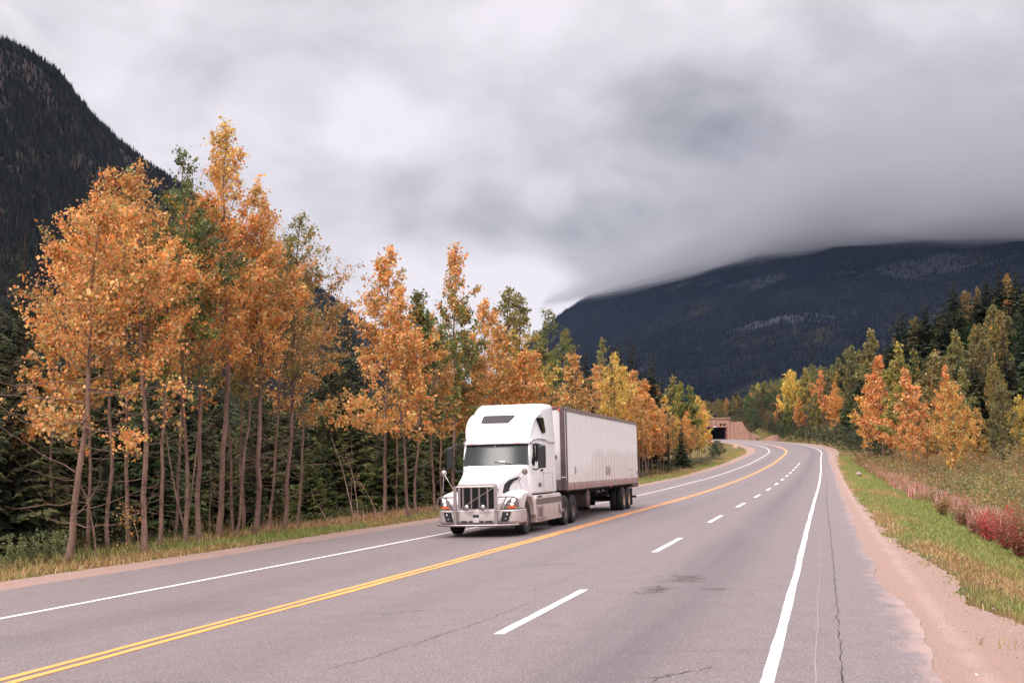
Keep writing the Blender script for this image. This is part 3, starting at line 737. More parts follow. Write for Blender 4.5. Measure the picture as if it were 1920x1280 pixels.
# ------------------------------------------------------------------ shape kit for built things
class MB:
    def __init__(s): s.v = []; s.f = []
    def put(s, V, F):
        b = len(s.v); s.v += [tuple(map(float, q)) for q in V]; s.f += [tuple(i + b for i in f) for f in F]; return s
    def box(s, x0, x1, y0, y1, z0, z1, sk=None):
        V = [(x, y, z) for z in (z0, z1) for y in (y0, y1) for x in (x0, x1)]
        if sk: V = [sk(*q) for q in V]
        return s.put(V, [(0, 2, 3, 1), (4, 5, 7, 6), (0, 1, 5, 4), (2, 6, 7, 3), (0, 4, 6, 2), (1, 3, 7, 5)])
    def prism(s, prof, a0, a1, axis='x'):
        """closed outline (two coordinates) pushed along an axis"""
        m = {'x': lambda a, p: (a, p[0], p[1]), 'y': lambda a, p: (p[0], a, p[1]), 'z': lambda a, p: (p[0], p[1], a)}[axis]
        n = len(prof); V = [m(a0, p) for p in prof] + [m(a1, p) for p in prof]
        F = [tuple(range(n))[::-1], tuple(range(n, 2 * n))] + [(i, (i + 1) % n, (i + 1) % n + n, i + n) for i in range(n)]
        return s.put(V, F)
    def tube(s, pts, r, n=8):
        rr = np.broadcast_to(np.asarray(r, float), (len(pts),))
        V, F = tubes([(np.array(pts, float), rr)], n); m = len(pts)
        F = [tuple(q) for q in F] + [tuple(range(n))[::-1], tuple(range((m - 1) * n, m * n))]
        return s.put(V, F)
    def lathe(s, prof, c, axis='x', n=32):
        """prof: (along axis, radius)"""
        V = []; m = len(prof)
        for i in range(n):
            a = 2 * math.pi * i / n
            for (t, r) in prof:
                q = (t, r * math.cos(a), r * math.sin(a)); q = {'x': q, 'y': (q[1], q[0], q[2]), 'z': (q[1], q[2], q[0])}[axis]
                V.append((q[0] + c[0], q[1] + c[1], q[2] + c[2]))
        F = [(i * m + j, i * m + j + 1, ((i + 1) % n) * m + j + 1, ((i + 1) % n) * m + j) for i in range(n) for j in range(m - 1)]
        return s.put(V, F)
    def loft(s, secs, caps=True):
        n = len(secs[0]); V = [q for sec in secs for q in sec]
        F = [(k * n + i, k * n + (i + 1) % n, (k + 1) * n + (i + 1) % n, (k + 1) * n + i) for k in range(len(secs) - 1) for i in range(n)]
        if caps: F += [tuple(range(n))[::-1], tuple(range((len(secs) - 1) * n, len(secs) * n))]
        return s.put(V, F)
    def build(s, name, mat, parent=None, bevel=0.0, smooth=35, seg=2, subsurf=0):
        me = bpy.data.meshes.new(name); me.from_pydata(s.v, [], s.f)
        bm = bmesh.new(); bm.from_mesh(me); bmesh.ops.recalc_face_normals(bm, faces=bm.faces); bm.to_mesh(me); bm.free()
        me.materials.append(mat)
        if smooth:
            me.polygons.foreach_set('use_smooth', np.ones(len(me.polygons), bool)); me.set_sharp_from_angle(angle=R(smooth))
        o = add(name, me, parent)
        if bevel:
            b = o.modifiers.new('bevel', 'BEVEL'); b.width = bevel; b.segments = seg; b.limit_method = 'ANGLE'; b.angle_limit = R(30); b.harden_normals = True
        return o

def grime(name, col, dirt, z0, z1, amt, rough=.35, coat=.3, streak=False):
    """white paint with road dirt gathering towards the bottom (object space)"""
    t = NT(name); p = t.obj(); sep = t.n('ShaderNodeSeparateXYZ'); t.t.links.new(p, sep.inputs[0])
    n = t.noise(1.6, 5, .65, p); f = t.noise(9, 4, .7, p)
    low = t.step(t.math('ADD', sep.outputs[2], t.math('MULTIPLY', t.math('SUBTRACT', n, .5), 1.2)), z0, z1, 1, 0)
    c = t.mix(t.math('MULTIPLY', low, amt), col, dirt)
    c = t.mix(t.step(f, .45, .8, 0, .12), c, dirt)
    if streak:
        yq = t.n('ShaderNodeCombineXYZ'); t.set(yq.inputs[1], t.math('SNAP', sep.outputs[1], 1.19)); w = t.math('ADD', t.math('MULTIPLY', t.noise(.9, 2, .6, yq.outputs[0]), .8), t.math('MULTIPLY', t.noise(1.0, 3, .6, t.map(p, (0, 1.6, .05))), .2)); hgt = t.noise(1.0, 3, .5, t.map(p, (0, .35, 0), (0, 3.3, 0)))
        y = sep.outputs[1]
        lim = t.math('ADD', t.math('ADD', 1.05, t.math('MULTIPLY', w, 1.9)), t.math('MULTIPLY', t.step(y, 8, 13), .75))
        k = t.step(t.math('SUBTRACT', sep.outputs[2], lim), -.30, .12, 1, 0)
        k = t.math('MULTIPLY', k, t.step(y, 7, 13, .25, 1))
        wv = t.n('ShaderNodeTexWave', wave_type='BANDS', bands_direction='Y'); wv.inputs['Scale'].default_value = .42; wv.inputs['Distortion'].default_value = .6
        t.t.links.new(p, wv.inputs['Vector'])
        k = t.math('MULTIPLY', k, t.step(wv.outputs['Fac'], .1, .9, .35, 1))
        c = t.mix(t.math('MULTIPLY', k, .5), c, dirt)
    return t.pbr(c, t.math('ADD', rough, t.math('MULTIPLY', low, .25)), 0, None, .5, coat=coat)

T_WHITE = grime('white_truck_paint', lin(240, 238, 238), lin(176, 150, 138), .55, 2.0, .55)
T_WHITE2 = grime('trailer_white_panel', lin(240, 237, 235), lin(190, 164, 148), 1.3, 2.4, .35, .45, 0, True)
T_SKIRT = grime('side_fairing_paint', lin(224, 218, 216), lin(158, 128, 116), .4, 1.7, .75, .5, .1)
T_CHROME = vary('dull_bull_bar_steel', lin(158, 146, 144), .34, .8, scale=6, amt=.2)
T_BUMP = vary('dusty_bumper_steel', lin(196, 184, 181), .42, .45, scale=4, amt=.16)
T_ALU = vary('aluminium', lin(178, 166, 162), .42, .75, scale=5, amt=.15)
T_BLACK = vary('black_plastic', (.012, .012, .013, 1), .45, scale=5, amt=.3)
T_DARK = vary('dark_underside', (.014, .011, .010, 1), .8, scale=5, amt=.4)
T_GRILL = vary('grille_black', (.010, .010, .011, 1), .5, scale=9, amt=.3)
T_TYRE = vary('tyre_rubber', (.020, .017, .017, 1), .85, scale=9, amt=.4, bump=.3)
T_RIM = vary('dusty_steel_rim', lin(120, 104, 100), .55, .4, scale=8, amt=.35)
T_RIMP = vary('pale_steel_rim', lin(186, 160, 138), .55, .2, scale=8, amt=.3)
T_STRIPE = vary('grey_stripe', lin(112, 98, 98), .5, scale=3, amt=.15)
T_RAIL = grime('trailer_bottom_rail', lin(176, 150, 144), lin(120, 92, 84), 1.1, 1.6, .6, .55, 0)
T_POST = vary('dark_corner_post', lin(92, 74, 74), .5, .2, scale=3, amt=.25)
T_FRONT = grime('trailer_front_wall', lin(214, 208, 206), lin(150, 132, 124), 1.3, 2.0, .5, .5, 0)
T_AMBER = NT('amber_lamp').pbr((.75, .12, .03, 1), .3, emis=(1, .16, .05, 1), estr=.35)
T_RED = NT('red_marker').pbr((.55, .06, .05, 1), .4, emis=(1, .1, .08, 1), estr=.15)
T_LAMP = NT('lit_headlamp').pbr((.85, .85, .85, 1), .15, emis=(1, .93, .86, 1), estr=1.3)
T_REFL = vary('lamp_reflector', lin(170, 165, 168), .2, .8, scale=20, amt=.4)
T_PLATE = NT('paper').pbr(lin(225, 220, 215), .7)
def m_glass(name, col, rough=.06):
    t = NT(name); n = t.noise(1.4, 4, .6, t.obj())
    c = t.mix(n, tuple(x * .6 for x in col[:3]) + (1,), col); return t.pbr(c, t.math('ADD', rough, t.math('MULTIPLY', n, .08)), 0, None, .16)
T_GLASS = m_glass('windscreen_glass', (.036, .041, .044, 1), .14)
T_GLASS2 = m_glass('side_window_glass', (.012, .013, .013, 1))
T_TINT = m_glass('tinted_roof_window', (.070, .058, .062, 1), .3)

TR_LOC = Vector((-0.682, 38.517, -0.022)); TR_ROT = Euler((0.0, -0.0239, -math.radians(14.42)))
tk = empty('semi_tractor', TR_LOC); tk.rotation_euler = TR_ROT
setp(tk, 'white long nose semi tractor with steel bull bar and sleeper cab', 'truck')

def wheel(parent, x, y, out, dual, pale=False, front=False):
    """tyre with rim, hub and nuts; out = +1/-1 the side that faces outwards"""
    RR = .525; w = .145
    def tyre(cx):
        p = [(-w, .30), (-w, .43), (-w * .97, .485), (-w * .78, .515), (-w * .4, RR)]
        for g in (-.25, .0, .25): p += [(w * (g - .05), RR), (w * (g - .045), RR - .014), (w * (g + .045), RR - .014), (w * (g + .05), RR)]
        p += [(w * .4, RR), (w * .78, .515), (w * .97, .485), (w, .43), (w, .30)]
        return [(a, r) for a, r in p], cx
    wl_ = MB()
    xs = [x - out * .16, x - out * .48] if dual else [x - out * .16]
    for cx in xs: wl_.lathe(tyre(cx)[0], (cx, y, RR), 'x', 40)
    for cx in xs: wl_.lathe([(-w * .98, .30), (-w * .98, .296), (w * .98, .296), (w * .98, .30)], (cx, y, RR), 'x', 24)
    wh = wl_.build('wheel', T_TYRE, parent, smooth=40)
    f = x - out * .16
    rm = MB()
    if front: pr = [(out * .13, .298), (out * .125, .265), (out * .03, .24), (out * .05, .17), (out * .12, .15), (out * .135, .10), (out * .165, .09), (out * .17, .0)]
    else: pr = [(out * .13, .298), (out * .12, .268), (-out * .05, .25), (-out * .09, .19), (-out * .08, .13), (-out * .02, .115), (out * .09, .105), (out * .10, .0)]
    rm.lathe(pr, (f, y, RR), 'x', 32)
    ri = rm.build('rim', T_RIMP if pale else T_RIM, wh, smooth=35)
    nb = MB(); nx_ = f + out * (.115 if front else -.07); nr = .135 if front else .16
    for k in range(10):
        a = k * 2 * math.pi / 10
        nb.lathe([(0, 0), (0, .016), (out * .035, .014), (out * .04, 0)], (nx_, y + nr * math.cos(a), RR + nr * math.sin(a)), 'x', 6)
    nb.build('wheel_nuts', T_ALU, wh, smooth=0)
    return wh

# --- cab lower body
def rsec(y, w, zb, zt, r, wb=None, n=6):
    """rounded cross section at station y"""
    wb = w if wb is None else wb; P = []
    for cx, cz, a0 in ((w - r, zt - r, 0), (-(w - r), zt - r, 90)):
        for k in range(n + 1):
            a = R(a0 + 90 * k / n); P.append((cx + r * math.cos(a), y, cz + r * math.sin(a)))
    P += [(-wb, y, zb + .04), (-wb + .04, y, zb), (wb - .04, y, zb), (wb, y, zb + .04)]
    return P
cab = MB()
cab.loft([rsec(.66, .98, 1.22, 1.98, .10, 1.06), rsec(.78, 1.07, 1.22, 2.13, .07, 1.14), rsec(.95, 1.10, 1.22, 2.52, .07, 1.20), rsec(1.08, 1.12, 1.22, 2.84, .07, 1.24),
          rsec(1.4, 1.19, 1.22, 2.88, .06, 1.27), rsec(1.9, 1.25, 1.22, 2.90, .05, 1.29), rsec(2.6, 1.27, 1.22, 2.90, .05, 1.30), rsec(3.95, 1.28, 1.22, 2.90, .05, 1.30)])
cabo = cab.build('cab', T_WHITE, tk, smooth=38)
# --- high roof
rf = MB(); st = [  # y, halfwidth, ztop, corner radius, halfwidth at bottom
    (.93, .98, 2.96, .08, 1.06), (.99, 1.02, 3.08, .14, 1.10), (1.10, 1.03, 3.25, .20, 1.12), (1.25, 1.04, 3.44, .26, 1.14), (1.42, 1.05, 3.62, .32, 1.16), (1.60, 1.06, 3.80, .36, 1.19),
    (1.80, 1.07, 3.95, .38, 1.22), (2.0, 1.08, 4.06, .38, 1.24), (2.2, 1.10, 4.125, .36, 1.26), (2.35, 1.12, 4.15, .33, 1.27), (2.7, 1.17, 4.18, .27, 1.28), (3.2, 1.22, 4.20, .20, 1.285), (3.85, 1.24, 4.20, .14, 1.29), (3.95, 1.22, 4.17, .13, 1.285)]
secs = []
for y, w, zt, r, wb in st:
    P = []
    for cx, cz, a0 in ((w - r, zt - r, 0), (-(w - r), zt - r, 90)):
        for k in range(9):
            a = R(a0 + 90 * k / 8); P.append((cx + r * math.cos(a), y, cz + r * math.sin(a)))
    zb = 2.86 if y > 1.0 else 2.84
    P += [(-(w + wb) / 2, y, (zb + zt - r) / 2), (-wb, y, zb + .03), (-wb + .03, y, zb), (wb - .03, y, zb), (wb, y, zb + .03), ((w + wb) / 2, y, (zb + zt - r) / 2)]
    # crowned roof
    P = [(x, yy, z + (.03 * (1 - (x / w) ** 2) if z > zt - .02 else 0)) for x, yy, z in P]
    secs.append(P)
rf.loft(secs)
rfo = rf.build('sleeper_roof', T_WHITE, tk, smooth=32)
# sculpted shoulders of the roof: raised ribs sweeping back
for s in (-1, 1):
    sh = MB(); pts = [(s * 1.055, 1.12, 3.02), (s * 1.06, 1.28, 3.30), (s * 1.06, 1.5, 3.52), (s * 1.075, 1.8, 3.68), (s * 1.12, 2.2, 3.80), (s * 1.19, 2.55, 3.86)]
    sh.tube(pts, [.02, .07, .085, .08, .06, .015], 10); sh.build('roof_shoulder', T_WHITE, rfo, smooth=60)
# seam and drip rail between cab and roof
for s in (-1, 1):
    sm = MB(); sm.tube([(s * 1.11, 1.02, 2.80), (s * 1.17, 1.2, 2.93), (s * 1.245, 1.6, 2.975), (s * 1.285, 2.3, 2.965), (s * 1.29, 2.9, 2.93)], [.012, .018, .02, .018, .006], 6)
    sm.box(s * 1.296 - .006, s * 1.296 + .006, 2.85, 3.95, 2.885, 2.90)
    sm.build('drip_rail', bpy.data.materials.get('shadow_gap') or vary('shadow_gap', lin(120, 100, 98), .7), cabo)
# tinted window in the roof front
def on_roof(x, z):
    """front face of the roof at height z"""
    ys = [q[0] for q in st]; zs = [q[2] for q in st]; return float(np.interp(z, zs, ys))
sk = MB(); q = [(-.60, 3.545), (.33, 3.535), (.47, 3.70), (.50, 3.785), (-.50, 3.79), (-.575, 3.76)]
nq = 6; V = []
for x, z in q: V.append((x, on_roof(x, z - .028) - .035, z))
sk.put(V + [(a, b + .05, c) for a, b, c in V], [tuple(range(nq))] + [tuple(range(nq, 2 * nq))] + [(i, (i + 1) % nq, (i + 1) % nq + nq, i + nq) for i in range(nq)])
sk.build('roof_window', T_TINT, rfo, bevel=.012, smooth=0)
# visor edge with marker lamps
vs = MB(); vs.tube([(-1.07, 1.04, 2.84), (-.98, .96, 2.865), (-.5, .915, 2.87), (0, .905, 2.872), (.5, .915, 2.87), (.98, .96, 2.865), (1.07, 1.04, 2.84)], [.03, .04, .045, .045, .045, .04, .03], 10)
vo = vs.build('visor', T_WHITE, rfo, smooth=60)
for x in (-.80, -.22, .0, .22, .72):
    m = MB(); m.box(x - .055, x + .055, .868, .90, 2.848, 2.866); m.build('marker_lamp', T_AMBER, vo, bevel=.004)
# --- windscreen
def ws_pt(x, t, off):
    """t 0 bottom 1 top; curved glass"""
    w = 1.10 - .06 * t; y = .775 + .285 * t + .07 * (abs(x)) ** 2.5 * 1.0 - off; return (x * w, y - .06, 2.14 + .685 * t)
def ws_sheet(x0, x1, t0, t1, off, nx=16, ny=4, rr=.0):
    V = [ws_pt(x0 + (x1 - x0) * i / nx, t0 + (t1 - t0) * j / ny, off) for j in range(ny + 1) for i in range(nx + 1)]
    m = nx + 1; return V, [(j * m + i, j * m + i + 1, (j + 1) * m + i + 1, (j + 1) * m + i) for j in range(ny) for i in range(nx)]
w = MB(); V, F = ws_sheet(-1, 1, 0, 1, 0); n = len(V); V2, _ = ws_sheet(-1, 1, 0, 1, -.03); w.put(V + V2, F + [tuple(i + n for i in f) for f in F])
wso = w.build('windscreen_frame', T_BLACK, tk)
w = MB(); V, F = ws_sheet(-.955, .955, .05, .84, .012); w.put(V, F); glass = w.build('windscreen', T_GLASS, wso, smooth=60)
# dark band, seams, wipers, paper and lamp behind the glass edge
for pts in ([ws_pt(-.02, .17, .03), ws_pt(.28, .13, .03), ws_pt(.42, .07, .04), ws_pt(.82, .02, .035)], [ws_pt(-.92, .02, .035), ws_pt(-.6, .075, .04), ws_pt(-.35, .06, .035)]):
    w = MB(); w.tube(pts, .012, 6); w.build('wiper', T_BLACK, wso)
w = MB(); V, F = ws_sheet(.10, .30, .14, .20, .02, 3, 1); w.put(V, F); w.build('dash_paper', T_PLATE, wso)
w = MB(); w.lathe([(0, 0), (0, .028), (-.02, .028), (-.02, 0)], ws_pt(-.04, .90, .02), 'y', 12); w.build('interior_lamp', T_ALU, wso)
# --- doors, side windows, seams
for s in (-1, 1):
    d = MB(); out = s
    def wx(y, z):
        W0 = float(np.interp(y, [.66, .78, .95, 1.08, 1.4, 1.9, 2.6, 3.95], [.98, 1.07, 1.10, 1.12, 1.19, 1.25, 1.27, 1.28])); W1 = float(np.interp(y, [.66, .78, .95, 1.08, 1.4, 1.9, 2.6], [1.06, 1.14, 1.20, 1.24, 1.27, 1.29, 1.30]))
        zt = float(np.interp(y, [.66, .78, .95, 1.08, 1.4, 1.9], [1.98, 2.13, 2.52, 2.84, 2.88, 2.9])) - .07
        return s * (W0 + (W1 - W0) * min(1, max(0, (zt - z) / (zt - 1.26))) + .003)
    def sidepoly(P, t=.012):
        V = [(wx(a, b) + s * t, a, b) for a, b in P]; V2 = [(wx(a, b) - s * .02, a, b) for a, b in P]; n = len(P)
        return V + V2, [tuple(range(n)), tuple(range(n, 2 * n))] + [(i, (i + 1) % n, (i + 1) % n + n, i + n) for i in range(n)]
    w_ = MB(); w_.put(*sidepoly([(1.02, 2.18), (1.06, 2.35), (1.20, 2.74), (1.30, 2.80), (1.92, 2.80), (1.97, 2.74), (1.97, 2.17), (1.90, 2.13), (1.10, 2.11)]))
    wo_ = w_.build('side_window', T_GLASS2, cabo, smooth=0)
    w_ = MB()
    for line in ([(2.06, 1.30), (2.06, 2.82)], [(.98, 1.86), (2.06, 1.865), (3.4, 1.875), (3.4, 1.3)], [(3.4, 1.87), (3.4, 1.3)]):
        w_.tube([(wx(a, b) + s * .001, a, b) for a, b in line], .006, 4)
    w_.build('door_seam', bpy.data.materials['shadow_gap'], cabo)
    w_ = MB(); w_.put(*sidepoly([(1.75, 1.93), (1.97, 1.93), (1.97, 2.0), (1.75, 2.0)], .03)); w_.build('door_handle', T_BLACK, cabo, bevel=.01)
    # small dark marks low on the door
    for yy in (1.42, 1.62):
        w_ = MB(); w_.put(*sidepoly([(yy, 1.42), (yy + .14, 1.42), (yy + .14, 1.56), (yy, 1.56)], .006)); w_.build('door_mark', T_POST, cabo, smooth=0)
    w_ = MB(); w_.put(*sidepoly([(1.52, 1.60), (1.56, 1.60), (1.56, 1.68), (1.52, 1.68)], .006)); w_.build('door_mark', T_RED, cabo, smooth=0)
    # sleeper window high on the side
    P = [(2.02, 3.66), (2.10, 3.70), (2.46, 3.72), (2.54, 3.66), (2.66, 3.28), (2.62, 3.20), (2.32, 3.19), (2.24, 3.24)]
    xo = s * 1.20; w_ = MB(); V = [(s * (1.235 + (3.7 - b) * .07), a, b) for a, b in P]; V2 = [(s * 1.1, a, b) for a, b in P]; n = len(P)
    w_.put(V + V2, [tuple(range(n)), tuple(range(n, 2 * n))] + [(i, (i + 1) % n, (i + 1) % n + n, i + n) for i in range(n)]); w_.build('sleeper_window', T_GLASS2, rfo, bevel=.01, smooth=0)
    # mirrors
    mr = MB(); mx0, mx1 = (1.41, 1.66) if s > 0 else (-1.66, -1.44)
    mr.box(mx0, mx1, .74, .90, 2.03, 2.76); mo = mr.build('mirror', T_BLACK, tk, bevel=.05, seg=3)
    ar = MB(); xi = s * 1.15
    ar.tube([(xi, 1.15, 2.80), (s * 1.35, .92, 2.82), ((mx0 + mx1) / 2, .84, 2.75)], .022, 8)
    ar.build('mirror_arm', T_BLACK, mo); ar = MB()
    ar.tube([(xi, 1.1, 2.02), (s * 1.32, .92, 1.98), ((mx0 + mx1) / 2 - s * .05, .84, 2.06)], .024, 8)
    ar.build('mirror_arm', T_BLACK, mo)
    # round convex mirror on a tripod on the fender
    cx, cy_, cz = s * 1.22, -.25, 1.93
    if s < 0: cx = -1.42
    m = MB(); m.lathe([(.035, 0), (.03, .06), (.0, .10), (-.04, .09), (-.065, .045), (-.07, 0)], (cx, cy_, cz), 'y', 20); m2 = m.build('convex_mirror', T_RIM if s > 0 else T_ALU, tk, smooth=60)
    a = MB(); a.tube([(cx, cy_ - .02, cz), (cx - s * .18, cy_ - .1, cz - .25)], .012, 6)
    k0 = (cx - s * .18, cy_ - .1, cz - .25)
    if s > 0:
        for e_ in ((.98, -.62, 1.36), (1.10, -.2, 1.42), (.78, -.35, 1.60)): a.tube([k0, e_], .010, 6)
    else:
        for e_ in ((cx + .02, -.45, 1.30), (cx + .28, -.25, 1.45)): a.tube([(cx, cy_, cz), e_], .012, 6)
    a.build('mirror_strut', T_CHROME, m2)
# --- bonnet
hs = [  # y, half top width, ztop, shoulder radius, half width low, z low
    (-1.36, .60, 1.585, .07, .635, .80), (-1.30, .64, 1.63, .10, .665, .80), (-1.1, .69, 1.70, .14, .72, .80), (-.7, .76, 1.80, .17, .80, .80), (-.2, .85, 1.925, .18, .92, .80), (.3, .95, 2.05, .17, 1.06, .80), (.72, 1.03, 2.14, .14, 1.16, .80), (.82, 1.04, 2.15, .13, 1.17, .80)]
hd = MB(); secs = []
for y, w, zt, r, wl__, zl in hs:
    P = []
    for cx, cz, a0 in ((w - r, zt - r, 0), (-(w - r), zt - r, 90)):
        for k in range(7):
            a = R(a0 + 90 * k / 6); P.append((cx + r * math.cos(a), y, cz + r * math.sin(a)))
    P += [(-wl__, y, zl), (wl__, y, zl)]
    P = [(x, yy, z + (.045 * (1 - (x / w) ** 2) if z > zt - .02 else 0)) for x, yy, z in P]
    secs.append(P)
hd.loft(secs); hood = hd.build('bonnet', T_WHITE, tk, smooth=40)
for s in (-1, 1):   # hockey stick air intake
    ln = [(-1.06, 1.30), (-.90, 1.55), (-.52, 1.69), (.15, 1.77), (.27, 1.78), (.20, 1.68), (-.02, 1.655), (-.38, 1.585), (-.56, 1.47), (-.66, 1.30)]
    def hx(y, z):
        w = float(np.interp(y, [q[0] for q in hs], [q[1] for q in hs])); wl__ = float(np.interp(y, [q[0] for q in hs], [q[4] for q in hs])); zt = float(np.interp(y, [q[0] for q in hs], [q[2] for q in hs])) - .16
        return w + (wl__ - w) * min(1, max(0, (zt - z) / (zt - .8)))
    V = [(s * (hx(a, b) + .02), a, b) for a, b in ln]; V2 = [(s * (hx(a, b) - .03), a, b) for a, b in ln]; n = len(ln)
    m = MB(); m.put(V + V2, [tuple(range(n)), tuple(range(n, 2 * n))] + [(i, (i + 1) % n, (i + 1) % n + n, i + n) for i in range(n)]); m.build('air_intake', T_GRILL, hood, smooth=0)
# --- fenders
for s in (-1, 1):
    prof = [(-1.30, .82), (-1.33, .98), (-1.26, 1.14), (-1.08, 1.25), (-.78, 1.33), (-.40, 1.38), (.0, 1.385), (.38, 1.34), (.62, 1.24), (.78, 1.06), (.86, .84), (.88, .55)]
    arch = [(.70, .55)]
    for k in range(0, 13):
        a = R(2 + 14.1 * k); arch.append((.68 * math.cos(a), .55 + .66 * math.sin(a)))
    arch += [(-.70, .82)]
    P = prof + arch[:]
    fn = MB(); x0, x1 = s * .60, s * 1.285
    n = len(P)
    def fx(x, y, z):   # shoulders fall away outwards, nose tucks in
        o_ = abs(x)
        if o_ > 1.0:
            if y < -1.0: x = s * (1.285 - .22 * ((-y - 1.0) / .33) ** 1.5); y = y + .06
            if z > 1.2: z -= .10
        return (x, y, z)
    mid = s * 1.08
    V = [(x0, a, b) for a, b in P] + [(mid if a > -1.0 else s * .96, a, b - (.02 if b > 1.2 else 0)) for a, b in P] + [fx(x1, a, b) for a, b in P]
    F = [(k * n + i, k * n + (i + 1) % n, (k + 1) * n + (i + 1) % n, (k + 1) * n + i) for k in range(2) for i in range(n)]
    F += [tuple(range(n)), tuple(range(2 * n, 3 * n))]
    fn.put(V, F); fo = fn.build('fender', T_WHITE, tk, bevel=.03, smooth=40, seg=3)
    # headlamp set into the fender nose
    hl = MB(); q = [(.80, .83), (1.13, .83), (1.215, .90), (1.225, 1.02), (1.12, 1.165), (1.05, 1.17), (.93, 1.06)]
    yf = lambda x, z: -1.345 + max(0, abs(x) - .93) * .42 + max(0, z - 1.02) * .55
    V = [(s * a, yf(a, b) - .02, b) for a, b in q]; V2 = [(s * a, yf(a, b) + .10, b) for a, b in q]; n = len(q)
    hl.put(V + V2, [tuple(range(n)), tuple(range(n, 2 * n))] + [(i, (i + 1) % n, (i + 1) % n + n, i + n) for i in range(n)])
    ho = hl.build('headlight', vary('headlamp_housing', lin(104, 94, 96), .35, .3, scale=9, amt=.5), tk, bevel=.012, smooth=0)
    for (lx, lz, lr) in ((1.10, 1.08, .058), (1.06, .965, .045)):
        m = MB(); m.lathe([(-.05, 0), (-.045, lr * .6), (-.02, lr), (.02, lr)], (s * lx, yf(lx, lz) - .02, lz), 'y', 16); m.build('lamp_lens', T_LAMP, ho, smooth=60)
    q = [(.84, .855), (1.12, .855), (1.165, .895), (1.16, .91), (.90, .905)]
    q = [(.90, .85), (1.15, .85), (1.185, .905), (.97, .905)]
    V = [(s * a, yf(a, b) - .035, b) for a, b in q]; V2 = [(s * a, yf(a, b) + .01, b) for a, b in q]; m = MB()
    m.put(V + V2, [(0, 1, 2, 3), (4, 5, 6, 7)] + [(i, (i + 1) % 4, (i + 1) % 4 + 4, i + 4) for i in range(4)]); m.build('turn_signal', T_AMBER, ho, smooth=0)
# --- grille
g = MB(); g.box(-.555, .555, -1.40, -1.30, .80, 1.50); gr = g.build('grille', T_GRILL, tk, bevel=.02)
g = MB()
for i in range(22): z = .84 + i * .030; g.box(-.53, .53, -1.412, -1.40, z, z + .008)
for i in range(9): x = -.48 + i * .12; g.box(x - .004, x + .004, -1.413, -1.402, .83, 1.48)
g.build('grille_slats', vary('slat_grey', lin(44, 40, 40), .4, .3), gr, smooth=0)
g = MB(); g.tube([(-.53, -1.425, .84), (.53, -1.425, 1.47)], .020, 8); g.build('diagonal_bar', T_CHROME, gr)
g = MB()
for P in ([(-.59, .80), (-.53, .80), (-.53, 1.50), (-.61, 1.54)], [(.59, .80), (.53, .80), (.53, 1.50), (.61, 1.54)], [(-.62, 1.54), (-.52, 1.47), (.52, 1.47), (.62, 1.54), (.60, 1.60), (-.60, 1.60)], [(-.6, .78), (.6, .78), (.6, .83), (-.6, .83)]):
    g.prism(P, -1.43, -1.35, 'y')
g.build('grille_surround', T_BUMP, gr, bevel=.012)
# --- bumper
def bump_path(off, z):
    P = []
    for x, y in ((-1.31, -.48), (-1.315, -.95), (-1.28, -1.18), (-1.17, -1.36), (-.98, -1.46), (-.6, -1.505), (0, -1.52), (.6, -1.505), (.98, -1.46), (1.17, -1.36), (1.28, -1.18), (1.315, -.95), (1.31, -.48)):
        l = math.hypot(x / 1.3, y / 1.5); P.append((x * (1 - off / 1.3), y + (off if y < -1.3 else off * .6), z))
    return P
b = MB(); lv = [(.02, .800), (.0, .775), (-.01, .60), (-.01, .47), (.01, .405), (.05, .385)]
for (o1, z1_), (o2, z2_) in zip(lv[:-1], lv[1:]):
    A, B = bump_path(o1, z1_), bump_path(o2, z2_); n = len(A); b.put(A + B, [(i, i + 1, i + 1 + n, i + n) for i in range(n - 1)])
A, B = bump_path(.02, .80), bump_path(.20, .80); n = len(A); b.put(A + B, [(i, i + 1, i + 1 + n, i + n) for i in range(n - 1)])
A, B = bump_path(.06, .80), bump_path(.06, .385); b.put(A + B, [(i, i + 1, i + 1 + n, i + n) for i in range(n - 1)])
A, B = bump_path(-.01, .60), bump_path(.06, .60)
bo = b.build('bumper', T_BUMP, tk, smooth=45)
for x0, x1, z0_, z1_ in ((-.115, .075, .585, .665), (-.49, -.30, .43, .485), (-.24, -.09, .43, .485), (.09, .22, .43, .485), (.28, .49, .43, .485)):
    m = MB(); m.box(x0, x1, -1.542, -1.50, z0_, z1_); m.build('bumper_slot', T_BLACK, bo, bevel=.008)
m = MB(); m.box(-.10, .10, -1.60, -1.52, .42, .50); m.box(-.05, .09, -1.58, -1.52, .50, .54); m.build('tow_bracket', T_BUMP, bo, bevel=.015)
m = MB(); A, B = bump_path(.03, .385), bump_path(.09, .31); n = len(A); m.put(A + B, [(i, i + 1, i + 1 + n, i + n) for i in range(n - 1)]); A2 = bump_path(.30, .31); m.put(B + A2, [(i, i + 1, i + 1 + n, i + n) for i in range(n - 1)]); m.build('bumper_skirt', T_POST, bo, smooth=40)
